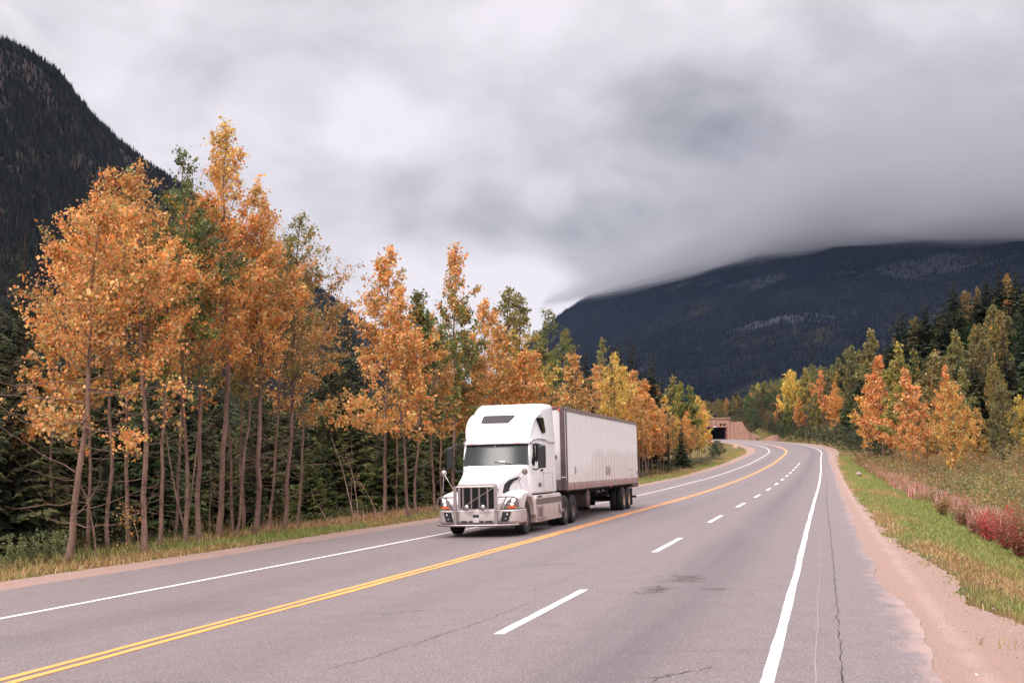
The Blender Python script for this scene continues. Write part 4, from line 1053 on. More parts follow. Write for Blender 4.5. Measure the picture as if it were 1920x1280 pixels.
for s in (-1, 1):
    q = [(.82, .74), (1.07, .74), (.98, .45), (.74, .45)]; yy = lambda x: -1.50 + max(0, x - .8) * .22
    V = [(s * a, yy(a) - .025, b_) for a, b_ in q]; V2 = [(s * a, yy(a) + .03, b_) for a, b_ in q]; m = MB()
    m.put(V + V2, [(0, 1, 2, 3), (4, 5, 6, 7)] + [(i, (i + 1) % 4, (i + 1) % 4 + 4, i + 4) for i in range(4)]); fl = m.build('fog_light', T_BLACK, bo, smooth=0)
    for lx, lz, lr in ((.95, .655, .045), (.90, .53, .032)):
        m = MB(); m.lathe([(-.03, 0), (-.025, lr * .7), (0, lr), (.02, lr)], (s * lx, yy(lx) - .02, lz), 'y', 16); m.build('lamp_lens', T_REFL, fl, smooth=60)
# --- bull bar
bb = MB()
for x in (-.385, -.125, .125, .385): bb.tube([(x, -1.62, .80), (x, -1.62, 1.50)], .030, 10)
bb.tube([(-.64, -1.62, 1.50), (.64, -1.62, 1.50)], .034, 10)
bb.tube([(-1.27, -1.36, .36), (-1.05, -1.56, .35), (-.64, -1.64, .345), (.64, -1.64, .345), (1.05, -1.56, .35), (1.27, -1.36, .36)], .036, 10)
for s in (-1, 1):
    bb.box(s * .64 - .045, s * .64 + .045, -1.655, -1.60, .34, 1.53)
    bb.tube([(s * .64, -1.63, 1.20), (s * 1.02, -1.60, 1.20), (s * 1.16, -1.55, 1.19), (s * 1.245, -1.46, 1.13), (s * 1.275, -1.40, 1.02), (s * 1.28, -1.36, .80)], .028, 10)
    bb.tube([(s * .97, -1.60, 1.19), (s * .76, -1.58, .79)], .022, 8)
    bb.box(s * .64 - .03, s * .64 + .03, -1.61, -1.48, .42, .50); bb.box(s * .64 - .03, s * .64 + .03, -1.61, -1.36, 1.36, 1.44)
bbo = bb.build('bull_bar', T_CHROME, tk, smooth=40)
for x in (-.255, .255):
    m = MB(); m.lathe([(-.07, 0), (-.065, .06), (-.05, .085), (.0, .08), (.05, .03), (.05, 0)], (x, -1.66, .885), 'y', 20); d_ = m.build('driving_lamp', T_REFL, bbo, smooth=50)
    m = MB(); m.lathe([(.0, .088), (-.06, .095), (-.06, .085)], (x, -1.66, .885), 'y', 20); m.build('lamp_shell', T_BLACK, d_, smooth=50)
# --- frame, tanks, steps and side fairings
fr = MB(); fr.box(-.45, .45, -1.2, 7.9, .62, .92); fr.box(-1.0, 1.0, -1.25, .9, .72, .80); fr.box(-1.15, 1.15, .95, 4.0, .9, 1.24); fr.box(-.5, .5, 4.0, 7.9, .92, 1.0)
fr.box(-.9, .9, -.1, .1, .45, .60); fr.box(-.95, .95, 5.45, 5.6, .42, .62); fr.box(-.95, .95, 6.85, 7.0, .42, .62); fr.build('chassis', T_DARK, tk, bevel=.01)
fw = MB(); fw.lathe([(0, 0), (0, .5), (.06, .5), (.10, .42), (.10, 0)], (0, 6.3, 1.02), 'z', 24); fw.box(-.55, .55, 5.7, 7.2, .98, 1.04); fw.build('fifth_wheel', T_DARK, tk)
for s in (-1, 1):
    f = MB(); xo, xi = s * 1.30, s * 1.05
    f.prism([(.84, .30), (2.50, .30), (2.50, 1.17), (.98, 1.17), (.86, 1.02)], xi, xo, 'x')
    f.prism([(2.515, .30), (4.76, .30), (4.76, 1.06), (4.5, 1.17), (2.515, 1.17)], xi, xo, 'x')
    fo = f.build('side_fairing', T_SKIRT, tk, bevel=.025, seg=3)
    f = MB(); f.box(s * 1.298, s * 1.306, .90, 2.49, .86, 1.05); f.box(s * 1.298, s * 1.306, 2.525, 4.70, .86, 1.05); f.build('stripe', T_STRIPE, fo, smooth=0)
    for (y0, y1, z0_, z1_) in ((1.15, 1.85, .46, .74), (4.2, 4.5, .50, .78), (1.15, 1.7, 1.08, 1.15)):
        f = MB(); f.prism([(y0, z0_), (y1, z0_ + .0), (y1 - .05, z1_), (y0 + .0, z1_)], s * 1.302, s * 1.29, 'x'); f.build('step_recess', T_STRIPE if z0_ < 1 else T_BLACK, fo, bevel=.01)
    for (q0, q1, q2, q3, q4) in ((1.345, 1.0, 2.1, .40, .46), (1.36, 4.35, 4.8, .50, .60), (1.33, .9, 1.9, .78, .81)): f = MB(); f.box(s * 1.30, s * q0, q1, q2, q3, q4); f.build('step', T_ALU, fo, bevel=.01)
    # quarter fender and mud flap behind the drive wheels
    f = MB(); f.box(s * .60, s * 1.26, 7.60, 7.63, .18, 1.02); f.build('mud_flap', T_BLACK, tk)
    f = MB(); f.box(s * 1.05, s * 1.28, 4.76, 4.98, .55, 1.10); f.build('air_tank_box', T_DARK, tk, bevel=.03)
wheel(tk, 1.22, 0, 1, False, front=True); wheel(tk, -1.22, 0, -1, False, front=True)
for y in (5.52, 6.92):
    for s in (-1, 1): wheel(tk, s * 1.30, y, s, True)
# exhaust / rear-of-cab gear
m = MB(); m.tube([(-.9, 4.15, 1.2), (-.9, 4.15, 3.2)], .09, 12); m.tube([(0, 4.0, 1.6), (.2, 4.5, 1.25), (.1, 5.3, 1.5), (0, 5.8, 1.7)], .02, 6); m.tube([(.2, 4.0, 1.6), (.4, 4.5, 1.2), (.3, 5.3, 1.45), (.1, 5.8, 1.7)], .02, 6); m.build('air_lines', T_BLACK, tk)

# ------------------------------------------------------------------ trailer
tl = empty('box_trailer', TR_LOC); tl.rotation_euler = TR_ROT
setp(tl, 'long dirty white box trailer coupled behind the semi tractor', 'trailer')
Y0, Y1, ZT, ZB = 5.85, 23.0, 4.20, 1.10
bx = MB(); bx.box(-1.29, 1.29, Y0 + .02, Y1 - .02, 1.48, 4.10); body = bx.build('side_panels', T_WHITE2, tl, smooth=0)
# panel ribs: flat lap joints every 1.2 m with rivet lines
PJ = vary('panel_joint_white', lin(219, 215, 214), .5, scale=3, amt=.06)
for s in (-1, 1):
    for i in range(15):
        y = Y0 + .35 + i * 1.19; rb = MB(); rb.box(s * 1.288, s * 1.2935, y, y + .045, 1.49, 4.09); rb.build('panel_joint', PJ, body, smooth=0)
r_ = MB(); r_.box(-1.30, 1.30, Y0, Y1, 4.08, 4.13); r_.prism([(-1.30, 4.13), (1.30, 4.13), (1.24, 4.215), (-1.24, 4.215)], Y0, Y1, 'y'); r_.build('top_rail', T_POST, tl, bevel=.01)
for s in (-1, 1): r_ = MB(); r_.box(s * 1.295, s * 1.305, Y0 + .2, Y1, 4.055, 4.17); r_.build('top_trim', T_ALU, tl, smooth=0)
for s in (-1, 1): r_ = MB(); r_.box(s * 1.26, s * 1.302, Y0 + .02, Y1 - .01, 1.22, 1.485); lowr = r_.build('bottom_rail', T_RAIL, tl, smooth=0)
RT_ = vary('red_tape', lin(140, 58, 48), .5)
for i in range(22): y = 6.3 + i * .79; r_ = MB(); r_.box(1.302, 1.308, y, y + .20 * (1 if i % 3 else .7), 1.31, 1.355); r_.build('reflective_tape', RT_, lowr, smooth=0)
r_ = MB(); r_.box(-1.25, 1.25, Y0 + .1, Y1 - .05, 1.16, 1.22)
for i in range(30): y = Y0 + .5 + i * .57; r_.box(-1.2, 1.2, y, y + .06, 1.08, 1.16)
r_.box(-.5, -.38, 8, 22.5, .95, 1.1); r_.box(.38, .5, 8, 22.5, .95, 1.1); r_.build('floor_frame', T_DARK, tl, smooth=0)
r_ = MB(); r_.box(-1.29, 1.29, 21.2, Y1, 1.02, 1.22); r_.box(-1.28, 1.28, Y1 - .02, Y1 + .06, 1.02, 4.15); r_.build('rear_frame', T_POST, tl, bevel=.01)
r_ = MB(); r_.box(-1.28, 1.28, Y0 - .03, Y0 + .03, 1.24, 4.10); fwall = r_.build('front_wall', T_FRONT, tl, smooth=0)
r_ = MB(); r_.box(-1.285, 1.285, Y0 - .06, Y0 + .02, 1.22, 1.60); r_.build('coupler_plate', T_STRIPE, fwall, bevel=.01)
for s in (-1, 1):
    r_ = MB(); r_.prism([(s * 1.08, Y0 - .07), (s * 1.24, Y0 - .06), (s * 1.307, Y0 + .02), (s * 1.307, Y0 + .13), (s * 1.2, Y0 + .13), (s * 1.2, Y0), (s * 1.08, Y0)], 1.24, 4.16, 'z'); r_.build('corner_post', T_POST, tl, bevel=.012)
m = MB(); m.box(1.02, 1.12, Y0 - .10, Y0 - .06, 4.10, 4.16); m.build('marker_lamp', T_RED, tl, bevel=.005)
m = MB(); m.box(1.10, 1.24, Y0 - .085, Y0 - .065, 1.66, 1.70); m.build('marker_lamp', T_PLATE, tl, bevel=.005)
m = MB(); m.lathe([(0, 0), (-.03, .08), (-.05, .07), (-.055, 0)], (.86, Y0 - .03, 2.42), 'y', 16); m.build('air_coupling', T_BLACK, fwall)
m = MB(); m.box(1.300, 1.325, 14.9, 15.0, 1.155, 1.20); m.build('marker_lamp', T_AMBER, tl)
# emblem: two slashed lozenges; small unit numbers
m = MB(); X = (1.2945, 1.299)
for k, yc in enumerate((14.15, 14.78)):
    zc_ = 1.86; h, w_ = .20, .26
    for a, b_ in (((yc - w_, zc_), (yc, zc_ + h)), ((yc - w_ * .2, zc_ - h * .9), (yc + w_, zc_ + .02)), ((yc - w_, zc_ - .01), (yc - .02, zc_ - h)), ((yc, zc_ + h), (yc + .06, zc_ + .02))):
        dx, dz = b_[0] - a[0], b_[1] - a[1]; L = math.hypot(dx, dz); nx_, nz_ = -dz / L * .035, dx / L * .035
        m.prism([(a[0] - nx_, a[1] - nz_), (b_[0] - nx_, b_[1] - nz_), (b_[0] + nx_, b_[1] + nz_), (a[0] + nx_, a[1] + nz_)], X[0], X[1], 'x')
m.build('emblem', T_POST, body, smooth=0)
m = MB()
for z in (1.83, 1.90, 1.97, 2.04): m.box(X[0], X[1], 7.28, 7.52, z - .022, z + .010); 
for z in (1.84, 1.93, 2.0): m.box(X[0], X[1], 7.44, 7.50, z, z + .05)
m.build('unit_number', T_POST, body, smooth=0)
m = MB()
for yy, z in ((20.0, 1.83), (20.75, 1.83), (20.75, 1.56)): m.box(X[0], X[1], yy, yy + .14, z, z + .09)
m.box(X[0], X[1], 22.55, 22.85, 1.62, 1.78); m.build('small_mark', T_STRIPE, body, smooth=0)
# running gear
r_ = MB(); r_.box(-.62, .62, 17.4, 21.3, .72, 1.06); r_.box(-.9, .9, 18.5, 18.62, .45, .6); r_.box(-.9, .9, 19.98, 20.1, .45, .6); r_.box(-.5, .5, 15.5, 17.4, .85, 1.05); r_.build('bogie_frame', T_DARK, tl, bevel=.01)
for y in (18.56, 20.04):
    for s in (-1, 1): wheel(tl, s * 1.30, y, s, True, pale=True)
for s in (-1, 1):
    m = MB(); m.box(s * .55, s * 1.27, 21.05, 21.08, .20, 1.0); m.build('mud_flap', T_BLACK, tl)
    m = MB(); m.box(s * .85 - .07, s * .85 + .07, 9.05, 9.2, .42, 1.14); m.box(s * .85 - .14, s * .85 + .14, 9.0, 9.26, .38, .42); m.tube([(s * .85, 9.12, .8), (s * .5, 9.8, 1.12)], .03, 6); m.build('landing_leg', T_DARK, tl)
m = MB(); m.lathe([(-.03, 0), (0, .28), (.02, .34), (.10, .34), (.12, .30), (.12, 0)], (1.12, 10.1, .82), 'x', 28); m.lathe([(-.60, .0), (-.60, .32), (0, .34)], (1.12, 10.1, .82), 'x', 28); m.build('air_tank', T_POST, tl, smooth=50)
m = MB(); m.box(-1.2, 1.2, 22.72, 22.84, .50, .60); m.box(-.75, -.65, 22.74, 22.82, .6, 1.03); m.box(.65, .75, 22.74, 22.82, .6, 1.03); m.build('rear_guard', T_DARK, tl, bevel=.008)
for yy in (13.4, 14.6): m = MB(); m.prism([(yy, .98), (yy + .45, .98), (yy + .30, 1.08), (yy + .1, 1.08)], .9, 1.0, 'x'); m.build('document_box', T_ALU, tl)
# sloping underbody tank between the landing gear and the bogie
m = MB(); m.prism([(10.8, 1.06), (17.4, 1.06), (17.4, .80), (16.6, .66), (15.8, .78), (10.8, .84)], -.55, -.2, 'x'); m.build('crossmember_web', T_DARK, tl)
# ------------------------------------------------------------------ trees along the left of the road
def T(px, pybase_Z, topy):
    x, y, z = W(px, pybase_Z); H = max(2.0, top_h(topy, pybase_Z) - z); return (x, y, z - .05), H
USED = set()
def place_label(first, px, row, marks, rows):
    """a label of its own: which row of the wood, beside which named tree"""
    d = sorted(marks, key=lambda q: abs(q[0] - px))
    for m in d[:5]:
        for w in (('left of' if px < m[0] else 'right of'), ('just left of' if px < m[0] else 'just right of'), 'behind'):
            t = '%s %s %s %s' % (first, rows[row], w, m[1])
            if t not in USED and len(t.split()) <= 16: USED.add(t); return t
    return '%s %s %s %s' % (first, rows[row], 'near', d[0][1])
def ZO(px, o):
    """depth at which pixel column px crosses the line o metres from the yellow line"""
    ss = np.arange(15, 400, 1.0); P = RP(ss, o); q = 960 + FPX * P[:, 0] / P[:, 1]; i = int(np.argmax(q > px)); return float(P[i, 1] * math.cos(PITCH))
LM = [(-300, 'the far left margin of the wood'), (30, 'the left image edge'), (150, 'the leaning leftmost trunk'), (270, 'the tilted second trunk'), (305, 'the slim third trunk'), (350, 'the forked poplar'), (412, 'the tallest poplar'), (481, 'the straight orange poplar'), (535, 'the sparse rusty poplar'), (600, 'the poplar gap'), (668, 'the pale bare saplings'),
      (722, 'the bright orange spire'), (782, 'the green poplar by the spire'), (816, 'the pale straight trunk'), (850, 'the second orange spire'), (905, 'the truck roof'), (948, 'the sleeper cab'), (1030, 'the trailer front'), (1120, 'the middle of the trailer'), (1186, 'the trailer rear'), (1253, 'the hooked dead stem'), (1310, 'the golden end poplar')]
FM = [(1310, 'the golden end poplar'), (1345, 'the shed opening'), (1375, 'the shed wall top'), (1400, 'the curved wing wall'), (1440, 'the low sloping wall'), (1462, 'the left orange curve tree'), (1490, 'the tall golden curve tree'), (1514, 'the yellow green curve tree'), (1543, 'the brightest orange curve tree'), (1568, 'the rusty curve tree'), (1590, 'the spruce pair')]
FM2 = [(1396, 'the wing wall tip'), (1420, 'the drain opening'), (1440, 'the low sloping wall'), (1474, 'the left orange curve tree'), (1500, 'the tall golden curve tree'), (1530, 'the green curve tree'), (1560, 'the rusty curve tree'), (1600, 'the spruce pair'), (1640, 'the short orange poplar')]
GL = 'autumn poplars along the left roadside'
hero = [  # px at ground, depth, top row, options, label
 (135, 30.4, 372, dict(width=.66, base=.36, palette='orange', lean=(.04, 0), dead=16, nleaf=7600, r0=.125, low=True, shape=1.05, fork=None), 'leftmost roadside poplar leaning right under a wide orange crown'),
 (276, 33.5, 282, dict(width=.42, base=.42, palette='orange', lean=(-.05, .02), dead=6, nleaf=6000, r0=.115, top=('rust', .55)), 'orange roadside poplar with a trunk tilting left, second from left'),
 (304, 35.3, 345, dict(width=.34, base=.42, palette='mixed', dead=5, nleaf=4200, r0=.085), 'slim straight poplar with green and orange leaves, third from left'),
 (352, 37.2, 262, dict(width=.32, base=.42, palette='green', dead=4, nleaf=5200, r0=.09, lean=(-.01, 0), fork=[(.03, -.75, .2, 3.2), (.04, .35, .1, 4.2)]), 'green topped poplar with a trunk forking in a V at its foot'),
 (377, 38.0, 345, dict(width=.36, base=.45, palette='orange', lean=(-.03, 0), dead=4, nleaf=5600, r0=.12), 'orange poplar just left of the tallest roadside poplar'),
 (412, 39.3, 222, dict(width=.36, base=.40, palette='orange', lean=(-.005, 0), dead=9, nleaf=9000, r0=.135, top=('gold', .8), shape=.9), 'tallest orange poplar with a thick straight scarred trunk'),
 (440, 41.0, 380, dict(width=.30, base=.45, palette='rust', lean=(-.06, 0), dead=5, nleaf=3600, r0=.07), 'thin poplar leaning left behind the tallest one'),
 (447, 40.4, 420, dict(width=.28, base=.45, palette='orange', lean=(.07, 0), dead=5, nleaf=3200, r0=.065), 'thin poplar leaning right beside the tallest one'),
 (481, 40.8, 340, dict(width=.40, base=.42, palette='orange', dead=9, nleaf=6800, r0=.13, gaps=.35), 'orange poplar with a straight trunk right of the tallest one'),
 (506, 43.5, 430, dict(width=.34, base=.42, palette='olive', lean=(.05, 0), dead=8, nleaf=3400, r0=.07), 'thin wavering olive poplar between two thicker trunks'),
 (535, 43.8, 392, dict(width=.50, base=.38, palette='rust', lean=(.025, 0), dead=18, nleaf=5600, r0=.12, gaps=.45, top=('olive', .6)), 'sparse rusty poplar with many bare twigs at the end of the near row'),
 (560, 47.0, 500, dict(width=.34, base=.36, palette='rust', lean=(.03, 0), dead=10, nleaf=4400, r0=.08, gaps=.4, top=('olive', .5)), 'thin leaved rusty poplar standing furthest right in the near row'),
 (245, 38.0, 296, dict(width=.34, base=.42, palette='rust', lean=(-.02, 0), dead=4, nleaf=5200, r0=.09, top=('green', .8)), 'rusty poplar with a green tip behind the tilted second trunk'),
 (208, 34.0, 300, dict(width=.44, base=.45, palette='orange', lean=(-.03, 0), dead=5, nleaf=6500, r0=.08), 'orange poplar filling the gap behind the leaning leftmost poplar'),
]
for i, (px, Z, ty, op, lab) in enumerate(hero):
    loc, H = T(px, Z, ty); op = dict(op); op.setdefault('lsize', .088); op.setdefault('shape', 1.12)
    op['nleaf'] = int(op['nleaf'] * 1.38); op.setdefault('gaps', .42)
    ms = poplar(100 + i, H, **op)
    plant_tree('poplar_tree', ms, loc, lab, 'tree', group=GL)
# bent sapling beside the leftmost poplar
r = np.random.default_rng(4)
def sapling(px, Z, pts, rad, label, seed, bark=None, leafn=0):
    x, y, z = W(px, Z); r = np.random.default_rng(seed)
    P = np.array([(a, 0.1 * math.sin(i), b) for i, (a, b) in enumerate(pts)], float); n = 14; u = np.linspace(0, 1, n); ku = np.linspace(0, 1, len(P))
    B = np.stack([np.interp(u, ku, P[:, c]) for c in range(3)], 1); L = [(B, rad * (1 - u * .75))]
    for k in range(9):
        q = B[r.integers(4, n)]; d = r.normal(0, 1, 3); d[2] = abs(d[2]); d *= r.uniform(.2, .5); L.append((q + d * np.linspace(0, 1, 3)[:, None], np.array([.006, .004, .002])))
    V, F = tubes(L, 5); tm = raw_mesh('trunk', V, [F], mat=bark or M_BIRCH, smooth=True)
    e = empty('sapling', (x, y, z - .03)); add('stem', tm, e)
    if leafn:
        C = B[r.integers(6, n, leafn)] + r.normal(0, .22, (leafn, 3)); V, F = leaves(C, .08 * r.uniform(.6, 1.2, leafn), r)
        add('foliage', raw_mesh('foliage', V, [F], cols=np.repeat(pal('rust', leafn, r), 2, axis=0), mat=M_LEAF), e)
    setp(e, label, 'sapling', 'bare saplings at the edge of the left wood')
sapling(188, 31.0, [(0, 0), (-.15, .8), (-.35, 1.6), (-.62, 2.1)], .030, 'bent bare sapling arching left beside the leftmost poplar', 1, M_BARK)
sapling(668, 47.0, [(0, 0), (-.28, 1.1), (-.55, 2.2), (-1.0, 3.4)], .026, 'pale bare sapling leaning left in the gap before the middle poplars', 2)
sapling(674, 47.6, [(0, 0), (-.10, 1.0), (-.28, 2.0), (-.55, 2.8)], .022, 'thin pale sapling standing right of the leaning pale one', 3)
sapling(660, 48.2, [(0, 0), (-.02, 1.2), (.0, 2.4), (-.05, 3.4)], .022, 'upright dark sapling between the pale leaning saplings', 4, M_BARK)
sapling(708, 50.0, [(0, 0), (-.18, .7), (-.5, 1.3), (-.9, 1.8)], .018, 'low whip like sapling left of the middle poplar trunk', 5, leafn=30)
sapling(622, 46.0, [(0, 0), (-.35, .6), (-.75, 1.2)], .016, 'short slanting stick like sapling beyond the near row', 6)
sapling(264, 33.8, [(0, 0), (-.05, .5), (-.2, .9), (-.45, 1.2)], .014, 'leafy little sapling at the foot of the second trunk', 7, leafn=90)
sapling(395, 40.2, [(0, 0), (-.02, .9), (.04, 1.7), (.0, 2.6)], .022, 'straight thin sapling directly behind the tallest trunk', 8, M_BARK)

mid = [
 (722, 54.3, 456, dict(width=.42, base=.30, palette='orange', lean=(.012, 0), dead=8, nleaf=8200, r0=.12, lsize=.125, shape=1.0, low=True), 'bright orange poplar with a slender spire left of the truck'),
 (768, 53.0, 560, dict(width=.40, base=.34, palette='orange', lean=(-.04, 0), dead=5, nleaf=5200, r0=.10, lsize=.125), 'low orange poplar with a trunk tilting left before the truck cab'),
 (782, 55.0, 540, dict(width=.28, base=.40, palette='green', dead=4, nleaf=5000, r0=.09, lsize=.12, top=('mixed', .8)), 'green poplar between the two orange spires'),
 (816, 58.0, 585, dict(width=.34, base=.36, palette='rust', lean=(-.01, 0), dead=6, nleaf=4600, r0=.08, lsize=.13), 'rusty poplar with a pale straight trunk beside the truck mirror'),
 (850, 62.0, 450, dict(width=.34, base=.30, palette='mixed', dead=4, nleaf=8200, r0=.12, lsize=.135, shape=1.05, top=('orange', .62)), 'poplar with an orange spire over a green crown behind the cab'),
 (905, 68.0, 560, dict(width=.38, base=.28, palette='rust', dead=4, nleaf=6000, r0=.11, lsize=.14, top=('orange', .7)), 'rust coloured poplar directly above the truck roof'),
 (948, 72.0, 535, dict(width=.34, base=.28, palette='orange', dead=3, nleaf=6500, r0=.11, lsize=.15, top=('olive', .55)), 'orange poplar with a thin olive top above the sleeper cab'),
 (972, 75.0, 545, dict(width=.30, base=.28, palette='gold', dead=3, nleaf=5600, r0=.10, lsize=.15, top=('olive', .6)), 'golden poplar with a ragged olive top right of the rusty one'),
 (990, 70.0, 660, dict(width=.50, base=.25, palette='orange', dead=3, nleaf=5600, r0=.10, lsize=.15), 'low bushy orange poplar above the front of the trailer'),
 (1030, 86.0, 578, dict(width=.38, base=.22, palette='green', dead=3, nleaf=7000, r0=.12, lsize=.16, top=('mixed', .8)), 'dark green poplar standing over the trailer roof'),
 (1058, 88.0, 612, dict(width=.32, base=.25, palette='mixed', dead=3, nleaf=5200, r0=.10, lsize=.16), 'green and orange poplar right of the dark green one'),
 (1120, 96.0, 682, dict(width=.50, base=.22, palette='orange', dead=3, nleaf=6200, r0=.11, lsize=.18), 'wide orange poplar over the middle of the trailer'),
 (1150, 92.0, 664, dict(width=.44, base=.24, palette='gold', dead=3, nleaf=6600, r0=.11, lsize=.18), 'golden orange poplar over the rear half of the trailer'),
 (1186, 98.0, 694, dict(width=.42, base=.24, palette='orange', dead=3, nleaf=5600, r0=.10, lsize=.18), 'orange poplar above the trailer rear corner'),
 (1130, 120.0, 632, dict(width=.28, base=.2, palette='olive', dead=2, nleaf=4200, r0=.10, lsize=.2), 'narrow yellow green poplar behind the golden orange one'),
]
for i, (px, Z, ty, op, lab) in enumerate(mid):
    if px > 1000: Z = ZO(px, -13.5 - 2 * (i % 3))
    loc, H = T(px, Z, ty); plant_tree('poplar_tree', poplar(300 + i, H, **op), loc, lab, 'tree', group='autumn poplars behind the truck')

# shared poplar kinds for the rest
def kit(seed, **k): return poplar(seed, 10.0, **k)
K_or = [kit(500 + i, width=w, base=.2, nbr=38, nleaf=4600, lsize=.20, palette=p, dead=3, r0=.10, shape=s) for i, (w, p, s) in enumerate([(.40, 'orange', .9), (.46, 'gold', .8), (.36, 'rust', 1.0)])]
K_gr = [kit(520 + i, width=w, base=.16, nbr=36, nleaf=4600, lsize=.22, palette=p, dead=2, r0=.10, shape=s) for i, (w, p, s) in enumerate([(.38, 'olive', .9), (.34, 'mixed', 1.0), (.44, 'olive', .7)])]
K_bush = [kit(540 + i, width=.75, base=.02, nbr=44, nleaf=6400, lsize=.22, palette=p, dead=0, r0=.05, shape=.75) for i, p in enumerate(['orange', 'olive'])]
K_slim = [kit(560 + i, width=.26, base=.42, nbr=30, nleaf=2200, lsize=.15, palette=p, dead=10, r0=.075) for i, p in enumerate(['rust', 'orange', 'olive'])]
S_near = [spruce(600 + i, 10.0, width=w, whorls=42, per=10, sprays=9, tone=t, dens=1.35, tipc=.9) for i, (w, t) in enumerate([(.42, 1.0), (.50, 1.1), (.36, .9)])]
S_far = [spruce(620 + i, 10.0, width=w, whorls=40, per=12, sprays=6, tone=t, dens=3.0, pw=.74) for i, (w, t) in enumerate([(.30, .66), (.36, .74), (.26, .58), (.33, .84)])]

def kid(name, px, Z, ty, ms, label, group, wf=1.0, tint=(1, 1, 1), rz=None, cat='tree', seed=[0]):
    seed[0] += 1; rr = random.Random(seed[0] * 7919)
    (x, y, z), H = T(px, Z, ty); s = H / 10.0
    return plant_tree(name, ms, (x, y, z), label, cat, (s * wf, s * wf, s), rr.uniform(0, 6.28) if rz is None else rz, group, tint)

G2 = 'autumn poplars left of the curve'
for px, Z, ty, ms, wf, tint, lab in [
 (1212, 104, 712, K_or[2], 1.0, (1.15, 1, .9), 'rusty poplar just right of the trailer top corner'),
 (1232, 112, 722, K_or[0], .9, (1, 1, 1), 'orange poplar halfway between trailer and hooked dead stem'),
 (1247, 122, 742, K_or[1], .85, (1, .95, .9), 'small golden poplar left of the hooked dead stem'),
 (1262, 142, 706, K_gr[0], .95, (1.15, 1.1, 1), 'tall olive poplar with a pointed top left of the curve'),
 (1276, 150, 716, K_gr[1], .8, (1.2, 1.2, 1), 'olive poplar behind the small dark spruce'),
 (1296, 160, 722, K_gr[1], .95, (.9, 1, .9), 'dark green poplar behind the golden end poplar'),
 (1308, 176, 744, K_or[1], .9, (1.05, 1.05, 1), 'golden poplar near the snow shed end of the left wood'),
 (1322, 186, 768, K_or[0], .85, (1.1, 1.1, 1), 'last orange poplar beside the dark shed opening'),
 (1290, 156, 770, K_or[2], .9, (1.2, 1.1, 1), 'low rusty poplar right of the small dark spruce'),
 (1198, 104, 730, K_or[1], 1.1, (1, .9, .9), 'golden orange poplar hard against the trailer rear edge'),
 (1222, 112, 748, K_or[0], 1.1, (1.05, .95, .9), 'broad low orange poplar right of the trailer end'),
 (1240, 122, 768, K_or[2], 1.1, (1.15, 1, .9), 'low rust poplar before the hooked dead stem'),
 (1268, 122, 772, K_or[0], .9, (1.0, .95, .9), 'low orange poplar touching the small dark spruce'),
 (1316, 178, 790, K_gr[2], .7, (1.1, 1, .9), 'low olive poplar below the last orange one'),
]: kid('poplar_tree', px, ZO(px, -12.5 - 1.7 * (px % 3)), ty, ms, lab, G2, wf, tint)
for k, (px, Z, ty) in enumerate([(1205, 96, 745), (1214, 100, 770), (1224, 104, 760), (1234, 110, 775), (1243, 116, 762), (1254, 124, 770), (1262, 130, 778), (1285, 146, 780), (1296, 152, 790), (1304, 160, 796), (1312, 168, 800), (1200, 88, 760), (1190, 84, 740), (1180, 80, 742)]):
    kid('poplar_tree', px, ZO(px, -11.2 - .9 * (k % 3)), ty, K_slim[k % 3], place_label('slim young poplar', px, k % 3, LM, ['at the wood edge', 'just inside the wood', 'deeper in the wood']), 'slim young poplars beyond the trailer', 1.0)
for k, (px, Z, ty) in enumerate([(745, 60, 640), (830, 64, 640), (870, 66, 620), (890, 64, 660), (930, 70, 640), (1010, 78, 640), (1080, 92, 660), (330, 42, 480), (460, 44, 470), (170, 36, 470), (100, 38, 560)]):
    kid('poplar_tree', px, Z, ty, K_slim[k % 3], place_label('slim back poplar', px, 0, LM, ['standing back']), 'slim poplars standing back in the left wood', 1.15)
# small dark spruce, hooked dead stem and dark bush
kid('spruce_tree', 1278, ZO(1278, -11.8), 786, S_near[2], 'small dark blue green spruce among the orange trees left of the curve', None, 1.15, (.9, 1, 1.1))
(x, y, z), H = T(1253, ZO(1253, -11.5), 782); L = [(np.array([(0, 0, 0), (.05, 0, H * .5), (0, 0, H * .93), (.15, 0, H), (.5, 0, H * 1.03), (.9, 0, H * 1.0)]), np.array([.16, .14, .11, .10, .06, .02]))]
V, F = tubes(L, 8); setp(add('dead_stem', raw_mesh('dead_stem', V, [F], mat=M_BARKD, smooth=True), None, (x, y, z)), 'dark dead stem with a hooked top among the golden poplars', 'dead tree')

